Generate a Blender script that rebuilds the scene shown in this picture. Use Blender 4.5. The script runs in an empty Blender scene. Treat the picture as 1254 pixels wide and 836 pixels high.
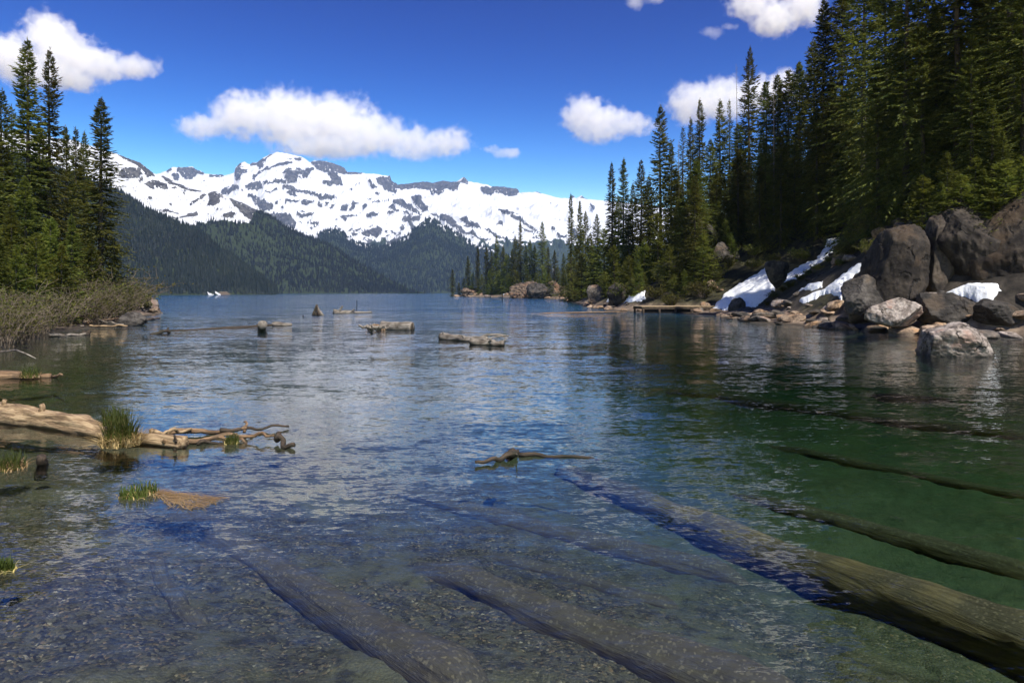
import bpy, bmesh, math, random
import numpy as np
from mathutils import Vector, Matrix

random.seed(11)
rng = np.random.default_rng(11)
S = bpy.context.scene
C = S.collection
F, HZ, CX, EYE = 836.0, 358.0, 627.0, 3.0      # focal length in photo pixels, horizon row, centre column, eye height
R = math.radians

# ------------------------------------------------------------------ noise
def _hash(ix, iy, iz, seed):
    h = (ix * 374761393 + iy * 668265263 + iz * 2147483647 + seed * 1274126177) & 0xFFFFFFFF
    h = ((h ^ (h >> 13)) * 1274126177) & 0xFFFFFFFF
    h = ((h ^ (h >> 16)) * 2246822519) & 0xFFFFFFFF
    return ((h ^ (h >> 15)) & 0xFFFFFF) / float(0xFFFFFF)

def vnoise(x, y, z=None, seed=0):
    x = np.asarray(x, float); y = np.asarray(y, float)
    z = np.zeros_like(x) if z is None else np.asarray(z, float)
    x0 = np.floor(x).astype(np.int64); y0 = np.floor(y).astype(np.int64); z0 = np.floor(z).astype(np.int64)
    fx, fy, fz = x - x0, y - y0, z - z0
    fx, fy, fz = [t * t * t * (t * (t * 6 - 15) + 10) for t in (fx, fy, fz)]
    def c(i, j, k): return _hash(x0 + i, y0 + j, z0 + k, seed)
    a = (c(0,0,0)*(1-fx)+c(1,0,0)*fx)*(1-fy) + (c(0,1,0)*(1-fx)+c(1,1,0)*fx)*fy
    b = (c(0,0,1)*(1-fx)+c(1,0,1)*fx)*(1-fy) + (c(0,1,1)*(1-fx)+c(1,1,1)*fx)*fy
    return (a*(1-fz)+b*fz) * 2 - 1

def fbm(x, y, z=None, octv=5, seed=0, gain=.5, ridged=False):
    s = 0; a = 1; n = 0; f = 1
    for o in range(octv):
        v = vnoise(x*f, y*f, None if z is None else z*f, seed+o*17)
        if ridged: v = 1 - 2*np.abs(v)
        s = s + a*v; n += a; a *= gain; f *= 2.03
    return s / n

def sstep(a, b, x):
    t = np.clip((x-a)/(b-a), 0, 1); return t*t*(3-2*t)

# ------------------------------------------------------------------ mesh helpers
def mesh_np(name, v, f, mat=None, smooth=False, attrs=None):
    """v: (n,3); f: (m,k) faces of one size, or list of such arrays"""
    v = np.asarray(v, np.float32)
    fs = f if isinstance(f, list) else [f]
    fs = [np.asarray(a, np.int32) for a in fs if len(a)]
    me = bpy.data.meshes.new(name)
    me.vertices.add(len(v)); me.vertices.foreach_set('co', v.ravel())
    tot = np.concatenate([np.full(len(a), a.shape[1], np.int32) for a in fs])
    idx = np.concatenate([a.ravel() for a in fs])
    me.loops.add(len(idx)); me.loops.foreach_set('vertex_index', idx)
    me.polygons.add(len(tot))
    st = np.zeros(len(tot), np.int32); st[1:] = np.cumsum(tot)[:-1]
    me.polygons.foreach_set('loop_start', st)
    me.update(calc_edges=True)
    me.polygons.foreach_set('use_smooth', np.full(len(tot), smooth, bool))
    if attrs:
        for k, a in attrs.items():
            at = me.attributes.new(k, 'FLOAT', 'POINT'); at.data.foreach_set('value', np.asarray(a, np.float32).ravel())
    if mat: me.materials.append(mat)
    me.validate()
    return me

def obj(name, me, parent=None, loc=None):
    o = bpy.data.objects.new(name, me); C.objects.link(o)
    if parent: o.parent = parent
    if loc is not None: o.location = loc
    return o

def tag(o, label, cat, group=None):
    o['label'] = label; o['category'] = cat
    if group: o['group'] = group
    return o

def thing(name, label, cat, loc=(0,0,0), rz=0, group=None):
    o = bpy.data.objects.new(name, None); C.objects.link(o)
    o.empty_display_size = .3
    o.location = loc; o.rotation_euler = (0, 0, rz)
    return tag(o, label, cat, group)

def copy_tree(root, loc, rz, sc, label, group):
    r = root.copy(); C.objects.link(r); r.location = loc; r.rotation_euler = (0, 0, rz); r.scale = sc
    r['label'] = label
    if group: r['group'] = group
    for ch in root.children:
        c = ch.copy(); C.objects.link(c); c.parent = r
    return r

class MB:
    """collects tubes and quads into one mesh"""
    def __init__(s): s.v = []; s.q = []; s.t = []; s.n = 0
    def add(s, v, q=(), t=()):
        v = np.asarray(v, float)
        s.v.append(v)
        if len(q): s.q.append(np.asarray(q, int) + s.n)
        if len(t): s.t.append(np.asarray(t, int) + s.n)
        s.n += len(v)
    def tube(s, pts, rad, seg=8, seed=0, rough=0, rfreq=3., ridges=0, flat=1.):
        pts = np.asarray(pts, float); n = len(pts); rad = np.broadcast_to(np.asarray(rad, float), (n,))
        tan = np.gradient(pts, axis=0); tan /= np.linalg.norm(tan, axis=1)[:, None] + 1e-9
        up = np.array([0, 0, 1.]) if abs(tan[0][2]) < .9 else np.array([1., 0, 0])
        a = np.cross(tan, up); a /= np.linalg.norm(a, axis=1)[:, None] + 1e-9
        b = np.cross(a, tan)
        th = np.linspace(0, 2*np.pi, seg, endpoint=False)
        ring = a[:, None, :]*np.cos(th)[None, :, None] + b[:, None, :]*np.sin(th)[None, :, None]*flat
        rr = rad[:, None]*np.ones((n, seg))
        if rough:
            ln = np.concatenate([[0], np.cumsum(np.linalg.norm(np.diff(pts, axis=0), axis=1))])
            ct, sn = np.cos(th)[None, :]*1.2, np.sin(th)[None, :]*1.2
            L = ln[:, None]
            rr = rr*(1 + rough*fbm(ct*2+L*0, sn*2+L*0, L*rfreq, 4, seed) )
            if ridges:
                w = vnoise(np.broadcast_to(th[None, :]*ridges/(2*np.pi)*1.0, rr.shape), L*1.2+0*rr, seed=seed+5)
                rr = rr*(1+.14*w)
        v = pts[:, None, :] + ring*rr[..., None]
        v = v.reshape(-1, 3)
        i = np.arange(n-1)[:, None]*seg; j = np.arange(seg)[None, :]; k = (j+1) % seg
        q = np.stack([i+j, i+k, i+seg+k, i+seg+j], -1).reshape(-1, 4)
        v = np.concatenate([v, pts[:1], pts[-1:]])
        c0, c1 = n*seg, n*seg+1
        j = np.arange(seg); k = (j+1) % seg
        t = np.concatenate([np.stack([np.full(seg, c0), k, j], -1), np.stack([np.full(seg, c1), (n-1)*seg+j, (n-1)*seg+k], -1)])
        s.add(v, q, t)
    def mesh(s, name, mat, smooth=True):
        f = []
        if s.q: f.append(np.concatenate(s.q))
        if s.t: f.append(np.concatenate(s.t))
        return mesh_np(name, np.concatenate(s.v), f, mat, smooth)

# ------------------------------------------------------------------ picture <-> place
def gp(px, py, z=0.):                      # point at height z seen at a photo pixel
    Y = F*(EYE-z)/(py-HZ); return np.array([(px-CX)/F*Y, Y, z])
def at(px, py, Y): return np.array([(px-CX)/F*Y, Y, EYE-(py-HZ)/F*Y])
def proj(x, y, z): return CX+F*x/y, HZ-F*(z-EYE)/y

# ------------------------------------------------------------------ terrain
RIGHT = np.array([(75,-40),(58,0),(46,24),(37,38),(32.6,44),(29.5,48.5),(27.2,56),(25.6,62),(24.8,68),(25.8,80),(28,92),
    (26,97),(19,103),(16.5,113),(15.5,135),(16.5,165),(18,205),(22,260),(19,300),(10,345),(0,385),(-22,440),(-43,492),(-47,503),
    (-38,520),(0,560),(120,640),(700,660),(700,-40)], float)
LEFT = np.array([(-60,5),(-34,22),(-27.5,34),(-29.5,41),(-33,50),(-36.5,58),(-39,66),(-43,78),(-48.5,92),(-54,102),(-60,112),(-75,128),(-120,160),
    (-400,200),(-400,5)], float)

def sdist(poly, x, y):
    x = np.asarray(x, float); y = np.asarray(y, float)
    d2 = np.full(x.shape, 1e18); ins = np.zeros(x.shape, bool)
    n = len(poly)
    for i in range(n):
        ax, ay = poly[i]; bx, by = poly[(i+1) % n]
        ex, ey = bx-ax, by-ay
        t = np.clip(((x-ax)*ex+(y-ay)*ey)/(ex*ex+ey*ey), 0, 1)
        d2 = np.minimum(d2, (x-ax-t*ex)**2+(y-ay-t*ey)**2)
        if ay != by:
            c = ((ay > y) != (by > y)) & (x < ex*(y-ay)/(ey)+ax)
            ins ^= c
    d = np.sqrt(d2)
    return np.where(ins, d, -d)

def H(x, y, fine=True):
    x = np.asarray(x, float); y = np.asarray(y, float)
    wx = x + 1.1*vnoise(x*.12, y*.12, seed=3)*np.clip(y/60, .2, 2); wy = y + 1.5*vnoise(x*.1, y*.1, seed=4)
    dr = sdist(RIGHT, wx, wy); dl = sdist(LEFT, wx, wy)
    slope = np.interp(y, [40, 55, 80, 110, 160, 220, 300, 380, 480, 560], [1.35, 1.25, .80, .62, .6, .5, .34, .24, .16, .12])
    run = np.maximum(dr-np.interp(y, [40, 60, 90, 120, 300], [2.2, 3.4, 4.5, 3, 2]), 0)
    cap = np.interp(y, [40, 120, 250, 400, 520], [34, 36, 30, 13, 7])
    hr = .45*sstep(0, 3.5, dr) + cap*(1-np.exp(-slope*run/cap))
    hr = hr + np.clip(run/14, 0, 1)*2.2*fbm(x*.09, y*.09, octv=4, seed=8)
    hl = .35*sstep(0, 3, dl) + .10*np.maximum(dl-2, 0) + np.clip(dl/8, 0, 1)*.5*fbm(x*.15, y*.15, octv=3, seed=9)
    off = np.minimum(-dr, -dl)
    # lake bed: shallow by the left, deeper to the right and far out
    r = np.hypot(x, y)
    base = .85 + .02*np.clip(r-6, 0, 1e9) + np.clip((x+1)*.08, -.32, .55)*np.clip(r/9, .4, 1.5) + .05*np.clip(r-45, 0, 1e9)
    base = np.minimum(base, 15.)
    base = np.maximum(base + .16*fbm(x*.35, y*.35, octv=3, seed=21), .18)
    depth = np.minimum(base, .05+.16*np.maximum(off, 0)**1.05)
    h = np.where(dr > 0, hr, np.where(dl > 0, hl, -depth))
    if fine:
        h = h + np.where((dr > 0) | (dl > 0), .12*fbm(x*1.1, y*1.1, octv=3, seed=31), np.clip(1.6-r/40, 0, 1)*(.045*fbm(x*4, y*4, octv=3, seed=33)+.05*vnoise(x*1.3, y*1.3, seed=34)))
    return h

def hz(x, y): return float(H(np.array([x]), np.array([y]))[0])

def raycast(px, py, y0=30., y1=420.):
    px = np.asarray(px, float); py = np.asarray(py, float)
    Y = np.full(px.shape, np.nan); prev = None; py0 = y0
    for yy in np.exp(np.linspace(math.log(y0), math.log(y1), 110)):
        z = EYE-(py-HZ)/F*yy
        g = z-H((px-CX)/F*yy, np.full(px.shape, yy), False)
        if prev is not None:
            hit = np.isnan(Y) & (g <= 0)
            t = np.clip(prev/(prev-g+1e-9), 0, 1)
            Y[hit] = (py0+(yy-py0)*t)[hit]
            if not np.isnan(Y).any(): break
        else: Y[g <= 0] = yy
        prev = g; py0 = yy
    return Y

# ------------------------------------------------------------------ materials
def mat(name):
    m = bpy.data.materials.new(name); m.use_nodes = True
    nt = m.node_tree; nt.nodes.clear()
    return m, nt
def nd(nt, kind, props=None, **ins):
    n = nt.nodes.new('ShaderNode'+kind)
    for k, v in (props or {}).items(): setattr(n, k, v)
    for k, v in ins.items():
        key = int(k[1:]) if k[0] == 'i' and k[1:].isdigit() else k.replace('_', ' ')
        s = n.inputs[key]
        if isinstance(v, bpy.types.NodeSocket): nt.links.new(v, s)
        else: s.default_value = v
    return n
def out(nt, surf=None, vol=None):
    o = nt.nodes.new('ShaderNodeOutputMaterial')
    if surf: nt.links.new(surf, o.inputs['Surface'])
    if vol: nt.links.new(vol, o.inputs['Volume'])
def math_(nt, op, a, b=0., c=None, clamp=False):
    n = nd(nt, 'Math', {'operation': op, 'use_clamp': clamp}, i0=a, i1=b)
    if c is not None:
        if isinstance(c, bpy.types.NodeSocket): nt.links.new(c, n.inputs[2])
        else: n.inputs[2].default_value = c
    return n.outputs[0]
def mix(nt, fac, a, b, mode='MIX'):
    n = nt.nodes.new('ShaderNodeMix'); n.data_type = 'RGBA'; n.blend_type = mode
    for s, v in ((n.inputs[0], fac), (n.inputs[6], a), (n.inputs[7], b)):
        if isinstance(v, bpy.types.NodeSocket): nt.links.new(v, s)
        else: s.default_value = v if not isinstance(v, tuple) else (*v, 1)[:4]
    return n.outputs[2]
def ramp(nt, fac, stops, interp='LINEAR'):
    n = nt.nodes.new('ShaderNodeValToRGB'); e = n.color_ramp; e.interpolation = interp
    while len(e.elements) > 1: e.elements.remove(e.elements[-1])
    for i, (p, c) in enumerate(stops):
        el = e.elements[0] if i == 0 else e.elements.new(p)
        el.position = p; el.color = (*c, 1) if isinstance(c, tuple) else (c, c, c, 1)
    nt.links.new(fac, n.inputs[0]); return n.outputs[0]
def smap(nt, v, a, b, c=0., d=1.):
    return nd(nt, 'MapRange', {'interpolation_type': 'SMOOTHSTEP'}, Value=v, From_Min=a, From_Max=b, To_Min=c, To_Max=d).outputs[0]
def noise(nt, vec, scale, detail=4., rough=.55, out_='Fac', dist=0.):
    return nd(nt, 'TexNoise', None, Vector=vec, Scale=scale, Detail=detail, Roughness=rough, Distortion=dist).outputs[out_]
def geo(nt): return nd(nt, 'NewGeometry')
def sep(nt, v): return nd(nt, 'SeparateXYZ', None, Vector=v).outputs
def vmul(nt, v, s): return nd(nt, 'VectorMath', {'operation': 'MULTIPLY'}, i0=v, i1=s).outputs[0]

def principled(nt, col, rough=.8, bump=None, bstr=.5, bdist=.05, spec=.3):
    p = nd(nt, 'BsdfPrincipled', None, Base_Color=col if isinstance(col, bpy.types.NodeSocket) else (*col, 1), Roughness=rough)
    p.inputs['Specular IOR Level'].default_value = spec
    if bump is not None:
        b = nd(nt, 'Bump', None, Height=bump, Strength=bstr, Distance=bdist)
        nt.links.new(b.outputs[0], p.inputs['Normal'])
    return p.outputs[0]

def foliage_mat(name, dark, light, tips, trans=.5, s1=.55, s2=5.):
    m, nt = mat(name)
    tc = nd(nt, 'TexCoord'); oi = nd(nt, 'ObjectInfo')
    n1 = noise(nt, tc.outputs['Object'], s1, 5)
    n2 = noise(nt, tc.outputs['Object'], s2, 2)
    c = mix(nt, smap(nt, n1, .35, .68), dark, light)
    c = mix(nt, smap(nt, n2, .55, .75, 0, .8), c, tips)
    hv = nd(nt, 'HueSaturation', None, Color=c, Hue=math_(nt, 'MULTIPLY_ADD', oi.outputs['Random'], .05, .475),
            Value=math_(nt, 'MULTIPLY_ADD', oi.outputs['Random'], .7, .65))
    p = principled(nt, hv.outputs[0], .65, spec=.25)
    t = nd(nt, 'BsdfTranslucent', None, Color=hv.outputs[0])
    out(nt, nd(nt, 'MixShader', None, Fac=trans, i1=p, i2=t.outputs[0]).outputs[0]); return m

M_NEEDLE = foliage_mat('needles', (.050,.064,.013), (.150,.155,.025), (.260,.235,.040))
M_NEEDLE2 = foliage_mat('young_needles', (.070,.090,.015), (.165,.170,.026), (.270,.250,.045))
M_LEAF = foliage_mat('shrub_leaves', (.075,.080,.016), (.15,.140,.030), (.21,.18,.05))
M_MOSS = foliage_mat('bush_leaves', (.060,.075,.014), (.15,.145,.026), (.22,.20,.045))
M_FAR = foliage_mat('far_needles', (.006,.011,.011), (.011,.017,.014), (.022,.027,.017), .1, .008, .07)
M_GRASS = foliage_mat('grass_blades', (.06,.09,.018), (.13,.16,.03), (.25,.22,.07))
M_STRAW = foliage_mat('straw', (.34,.235,.09), (.50,.37,.16), (.62,.52,.29), .2)

def bark_mat(name, a, b):
    m, nt = mat(name)
    tc = nd(nt, 'TexCoord')
    v = vmul(nt, tc.outputs['Object'], (6., 6., .8))
    n1 = noise(nt, v, 1.5, 5)
    out(nt, principled(nt, mix(nt, n1, a, b), .9, n1, .8, .05)); return m
M_BARK = bark_mat('bark', (.030,.024,.019), (.10,.085,.07))
M_TWIG = bark_mat('twig_bark', (.075,.058,.040), (.19,.15,.11))
M_SNAG = bark_mat('dead_wood', (.09,.08,.07), (.24,.22,.20))

def wood_mat(name, cols, green=0.):
    """weathered log: streaks along local X"""
    m, nt = mat(name)
    tc = nd(nt, 'TexCoord')
    v = vmul(nt, tc.outputs['Object'], (.9, 11., 11.))
    n1 = noise(nt, v, 1.4, 6, .6, dist=.4)
    n2 = noise(nt, tc.outputs['Object'], 1.7, 4)
    c = ramp(nt, n1, [(.28, cols[0]), (.45, cols[1]), (.62, cols[2]), (.8, cols[1])])
    c = mix(nt, smap(nt, n2, .5, .68, 0, .75), c, cols[3])
    z = sep(nt, geo(nt).outputs['Position'])[2]
    c = mix(nt, smap(nt, z, -.02, .10, .75, 0), c, (.022,.02,.013))   # soaked at the waterline
    if green: c = mix(nt, smap(nt, n2, .35, .6, .2, green), c, (.05,.055,.03))
    out(nt, principled(nt, c, .8, n1, .9, .04)); return m
M_LOG = wood_mat('tan_log_wood', [(.035,.023,.014), (.22,.145,.078), (.42,.305,.175), (.11,.07,.038)])
M_GREYLOG = wood_mat('grey_driftwood', [(.025,.02,.016), (.14,.118,.092), (.32,.28,.23), (.075,.058,.042)])
M_DARKLOG = wood_mat('soaked_wood', [(.012,.010,.007), (.045,.032,.022), (.085,.06,.04), (.02,.022,.012)])
M_BROWNLOG = wood_mat('brown_driftwood', [(.04,.025,.014), (.16,.095,.05), (.28,.18,.10), (.07,.05,.03)])

def sunk_mat(name='sunken_log_wood', lo=.36, hi=.60, k=1.):
    m, nt = mat(name)
    tc = nd(nt, 'TexCoord'); g = geo(nt)
    v = vmul(nt, tc.outputs['Object'], (.7, 9., 9.))
    n1 = noise(nt, v, 1.6, 7, .65, dist=.3)
    sp = nd(nt, 'TexVoronoi', None, Vector=tc.outputs['Object'], Scale=38.)
    c = ramp(nt, n1, [(.3, (.04*k,.030*k,.016*k)), (.5, (.13*k,.10*k,.052*k)), (.7, (.25*k,.20*k,.11*k))])
    silt = mix(nt, noise(nt, tc.outputs['Object'], 9., 5, .7), (.030,.026,.018), (.105,.092,.064))
    silt = mix(nt, smap(nt, nd(nt, 'SeparateColor', None, Color=sp.outputs['Color']).outputs[0], .80, 1.0), silt, (.15,.13,.09))
    nz = sep(nt, g.outputs['Normal'])[2]
    f = math_(nt, 'MULTIPLY', smap(nt, nz, .1, .7), smap(nt, noise(nt, tc.outputs['Object'], 1.3, 4), lo, hi), clamp=True)
    out(nt, principled(nt, mix(nt, f, c, silt), .9, n1, 1., .05)); return m
M_SUNK = sunk_mat(); M_SILT = sunk_mat('silted_log_wood', .18, .42, .5)

def rock_mat(name, cols, lichen=(.22,.13,.07), lamt=.5, scale=1.):
    m, nt = mat(name)
    tc = nd(nt, 'TexCoord'); oi = nd(nt, 'ObjectInfo'); g = geo(nt)
    P = g.outputs['Position']
    off = nd(nt, 'VectorMath', {'operation': 'ADD'}, i0=P, i1=vmul(nt, oi.outputs['Location'], (.37,.71,.53))).outputs[0]
    n1 = noise(nt, off, .9*scale, 8, .62)
    n2 = noise(nt, off, 4.*scale, 6, .7)
    n3 = noise(nt, off, .45*scale, 3)
    vor = nd(nt, 'TexVoronoi', {'feature': 'DISTANCE_TO_EDGE'}, Vector=nd(nt, 'VectorMath', {'operation': 'ADD'}, i0=off, i1=vmul(nt, noise(nt, off, 1.3*scale, 4, .6, 'Color'), (.9,.9,.9))).outputs[0], Scale=.42*scale)
    c = ramp(nt, n1, [(.36, cols[0]), (.47, cols[1]), (.57, cols[2]), (.68, cols[1])])
    c = mix(nt, smap(nt, n2, .35, .7, 0, .55), c, cols[0])
    c = mix(nt, math_(nt, 'MULTIPLY', smap(nt, n3, .52, .66), lamt), c, lichen)
    crack = math_(nt, 'MAXIMUM', smap(nt, vor.outputs['Distance'], 0., .035), smap(nt, noise(nt, off, .8*scale, 3), .42, .50))
    c = mix(nt, crack, (.018,.015,.012), c)
    hv = nd(nt, 'HueSaturation', None, Color=c, Value=math_(nt, 'MULTIPLY_ADD', oi.outputs['Random'], .6, .7))
    z = sep(nt, P)[2]
    c2 = mix(nt, smap(nt, z, .03, .30, .7, 0), hv.outputs[0], (.03,.026,.02))    # wet foot by the water
    hgt = math_(nt, 'ADD', math_(nt, 'MULTIPLY_ADD', n2, .35, n1), math_(nt, 'MULTIPLY', crack, .5))
    out(nt, principled(nt, c2, .85, hgt, .9, .16/scale)); return m
M_ROCK = rock_mat('grey_rock', [(.025,.021,.018), (.075,.064,.053), (.15,.13,.11)])
M_WARM = rock_mat('tan_rock', [(.07,.047,.032), (.22,.155,.105), (.40,.30,.21)], (.33,.18,.08), .6, 2.)
M_WARMD = rock_mat('rust_rock', [(.04,.028,.02), (.12,.085,.06), (.24,.17,.115)], (.18,.09,.045), .7, .5)
M_CLIFF = rock_mat('brown_cliff_rock', [(.012,.009,.007), (.036,.028,.021), (.080,.063,.047)], (.075,.045,.022), .6, .7)
M_PALE = rock_mat('pale_rock', [(.06,.048,.04), (.22,.18,.15), (.42,.36,.31)], (.30,.17,.12), .6, 1.6)
M_DARKROCK = rock_mat('dark_rock', [(.013,.011,.009), (.038,.033,.028), (.085,.075,.064)], (.075,.05,.028), .6)

def snow_mat():
    m, nt = mat('old_snow')
    tc = geo(nt)
    n = noise(nt, tc.outputs['Position'], 1.6, 6, .65)
    n2 = noise(nt, tc.outputs['Position'], .35, 5, .6)
    c = mix(nt, smap(nt, n, .5, .75, 0, .5), (.80,.82,.84), (.48,.44,.40))
    c = mix(nt, smap(nt, n2, .56, .72, 0, .3), c, (.42,.37,.32))
    out(nt, principled(nt, c, .6, n, .6, .25)); return m
M_SNOW = snow_mat()

def ground_mat():
    m, nt = mat('shore_and_lake_bed')
    g = geo(nt); P = g.outputs['Position']; z = sep(nt, P)[2]; nz = sep(nt, g.outputs['Normal'])[2]
    # gravel bed
    vo = nd(nt, 'TexVoronoi', None, Vector=P, Scale=31., Randomness=1.)
    vo2 = nd(nt, 'TexVoronoi', None, Vector=P, Scale=11.)
    peb = nd(nt, 'SeparateColor', None, Color=vo.outputs['Color']).outputs
    peb2 = nd(nt, 'SeparateColor', None, Color=vo2.outputs['Color']).outputs
    c = ramp(nt, peb[0], [(0, (.014,.013,.009)), (.35, (.034,.031,.021)), (.6, (.058,.052,.036)), (.84, (.096,.085,.060)), (.95, (.15,.10,.055)), (1, (.26,.23,.18))])
    c = mix(nt, smap(nt, peb2[0], .60, .85, 0, .7), c, (.075,.07,.052))
    big = noise(nt, P, .55, 5, .6); mid = noise(nt, P, 2.6, 5, .65)
    c = mix(nt, smap(nt, big, .46, .62, 0, .8), c, (.090,.088,.058))           # pale silt
    c = mix(nt, smap(nt, mid, .52, .68, 0, .75), c, (.014,.013,.009))          # algae
    deep = smap(nt, z, -.95, -2.0)
    c = mix(nt, math_(nt, 'MULTIPLY', deep, .6), c, (.045,.085,.045))
    # shore stones and forest floor
    n1 = noise(nt, P, .8, 7, .62); n2 = noise(nt, P, .16, 4, .55)
    rk = ramp(nt, n1, [(.3, (.045,.035,.027)), (.5, (.15,.11,.078)), (.68, (.30,.23,.165))])
    soil = mix(nt, smap(nt, n1, .38, .62), (.016,.015,.008), (.045,.042,.017))
    soil = mix(nt, smap(nt, n2, .50, .64, 0, .8), soil, (.060,.055,.018))
    soil = mix(nt, smap(nt, nz, .88, .70), soil, ramp(nt, n1, [(.36, (.012,.010,.008)), (.5, (.034,.028,.021)), (.64, (.070,.058,.045))]))
    land = mix(nt, smap(nt, z, .55, 1.7), rk, soil)
    c = mix(nt, smap(nt, z, -.06, .02), c, mix(nt, smap(nt, z, .03, .22), (.05,.04,.028), land))
    hgt = math_(nt, 'ADD', math_(nt, 'MULTIPLY', vo.outputs['Distance'], -.35), n1)
    out(nt, principled(nt, c, .9, hgt, .8, .06)); return m
M_GROUND = ground_mat()

def mountain_mat(name, snow=True, warm=0.):
    m, nt = mat(name)
    g = geo(nt); P = g.outputs['Position']
    rk = nd(nt, 'Attribute', {'attribute_name': 'rock'}).outputs['Fac']
    fo = nd(nt, 'Attribute', {'attribute_name': 'forest'}).outputs['Fac']
    sc = nd(nt, 'Attribute', {'attribute_name': 'scree'}).outputs['Fac']
    n1 = noise(nt, P, .035, 8, .7); n2 = noise(nt, P, .006, 6, .6)
    rock = ramp(nt, n1, [(.3, (.018,.019,.023)), (.5, (.060,.060,.064)), (.7, (.15,.148,.148))])
    snowc = mix(nt, smap(nt, n2, .5, .75, 0, .25), (.55,.56,.58), (.40,.42,.46))
    f = smap(nt, math_(nt, 'ADD', rk, math_(nt, 'MULTIPLY_ADD', n1, 1.6, -.8)), .45, .55)
    c = mix(nt, f, snowc, rock)
    flo = mix(nt, n1, (.014,.024,.012), (.035,.045,.022))
    f2 = smap(nt, math_(nt, 'ADD', fo, math_(nt, 'MULTIPLY_ADD', n1, .6, -.3)), .40, .60)
    c = mix(nt, f2, c, flo)
    c = mix(nt, smap(nt, math_(nt, 'ADD', sc, math_(nt, 'MULTIPLY_ADD', n1, .8, -.4)), .4, .65), c, mix(nt, n1, (.05,.04,.03), (.15,.115,.085)))
    out(nt, principled(nt, c, .85, n1, .6, 9., spec=.2)); return m
M_MTN = mountain_mat('mountain_rock_snow_forest')

def water_mat():
    m, nt = mat('lake_water')
    g = geo(nt); P = g.outputs['Position']
    def chop(sc, k, det=2., off=0.):
        v = nd(nt, 'VectorMath', {'operation': 'MULTIPLY_ADD'}, i0=P, i1=(sc*.42, sc, sc), i2=(off, off*2, 0)).outputs[0]
        c = noise(nt, v, 1., det, .5, 'Color', .3)
        d = nd(nt, 'VectorMath', {'operation': 'SUBTRACT'}, i0=c, i1=(.5, .5, .5)).outputs[0]
        return d, k
    calm = math_(nt, 'MULTIPLY', smap(nt, noise(nt, vmul(nt, P, (.035, .06, .05)), 1., 4, .6), .38, .62, .6, 1.15), smap(nt, sep(nt, P)[1], 20., 140., 1., 4.5))
    tot = None
    for sc, k, off in ((.55, .12, 0.), (2.1, .15, 7.), (7.5, .24, 3.), (23., .24, 1.)):
        d, kk = chop(sc, k, 2., off)
        s = nd(nt, 'VectorMath', {'operation': 'MULTIPLY'}, i0=d, i1=(kk*.75, kk, 0.)).outputs[0]
        tot = s if tot is None else nd(nt, 'VectorMath', {'operation': 'ADD'}, i0=tot, i1=s).outputs[0]
    cc = nd(nt, 'CombineXYZ', None, X=calm, Y=calm, Z=0.).outputs[0]
    tot = nd(nt, 'VectorMath', {'operation': 'MULTIPLY'}, i0=tot, i1=cc).outputs[0]
    nrm = nd(nt, 'VectorMath', {'operation': 'ADD'}, i0=tot, i1=(0, 0, 1)).outputs[0]
    nrm = nd(nt, 'VectorMath', {'operation': 'NORMALIZE'}, i0=nrm).outputs[0]
    fr = nd(nt, 'Fresnel', None, IOR=1.44, Normal=nrm).outputs[0]
    gl = nd(nt, 'BsdfGlossy', None, Color=(1, 1, 1, 1), Roughness=.03, Normal=nrm).outputs[0]
    tr = nd(nt, 'BsdfTransparent', None, Color=(1, 1, 1, 1)).outputs[0]
    # glacial flour: the deep open lake scatters some light back, the shallow outlet is clear
    df = nd(nt, 'BsdfDiffuse', None, Color=(.04, .20, .40, 1)).outputs[0]
    body = nd(nt, 'MixShader', None, Fac=smap(nt, sep(nt, P)[1], 18., 130., 0., .24), i1=tr, i2=df).outputs[0]
    ms = nd(nt, 'MixShader', None, Fac=fr, i1=body, i2=gl).outputs[0]
    va = nd(nt, 'VolumeAbsorption', None, Color=(.40, .64, .50, 1), Density=.25).outputs[0]
    out(nt, ms, va); return m
M_WATER = water_mat()

# ------------------------------------------------------------------ setting: ground, water
def build_ground():
    az = np.radians(np.concatenate([np.linspace(-78, -40, 60, endpoint=False), np.linspace(-40, 40, 640, endpoint=False), np.linspace(40, 78, 61)]))
    rr = np.concatenate([np.exp(np.linspace(math.log(1.2), math.log(640), 470)), np.exp(np.linspace(math.log(680), math.log(14000), 40))])
    A, Rr = np.meshgrid(az, rr)
    x = Rr*np.sin(A); y = Rr*np.cos(A)
    z = np.concatenate([H(x[i:i+40], y[i:i+40]) for i in range(0, len(rr), 40)])
    far = sstep(600, 800, Rr); z = z*(1-far) - 15*far
    n, mcol = A.shape
    i = np.arange(n-1)[:, None]*mcol; j = np.arange(mcol-1)[None, :]
    q = np.stack([i+j, i+j+1, i+mcol+j+1, i+mcol+j], -1).reshape(-1, 4)[:, ::-1]
    o = obj('ground', mesh_np('ground', np.stack([x, y, z], -1).reshape(-1, 3), q, M_GROUND, True))
    o['kind'] = 'structure'
build_ground()

def box(mb, x0, x1, y0, y1, z0, z1):
    v = [(x, y, z) for z in (z0, z1) for y in (y0, y1) for x in (x0, x1)]
    mb.add(v, [(0,2,3,1), (4,5,7,6), (0,1,5,4), (2,6,7,3), (0,4,6,2), (1,3,7,5)])
mb = MB(); box(mb, -9000, 9000, -150, 9500, -40, 0)
o = obj('lake_water', mb.mesh('lake_water', M_WATER, False)); o['kind'] = 'structure'

# ------------------------------------------------------------------ mountains
def inpoly(poly, x, y):
    ins = np.zeros(x.shape, bool); n = len(poly)
    for i in range(n):
        ax, ay = poly[i]; bx, by = poly[(i+1) % n]
        if ay == by: continue
        ins ^= ((ay > y) != (by > y)) & (x < (bx-ax)*(y-ay)/(by-ay)+ax)
    return ins

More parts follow.
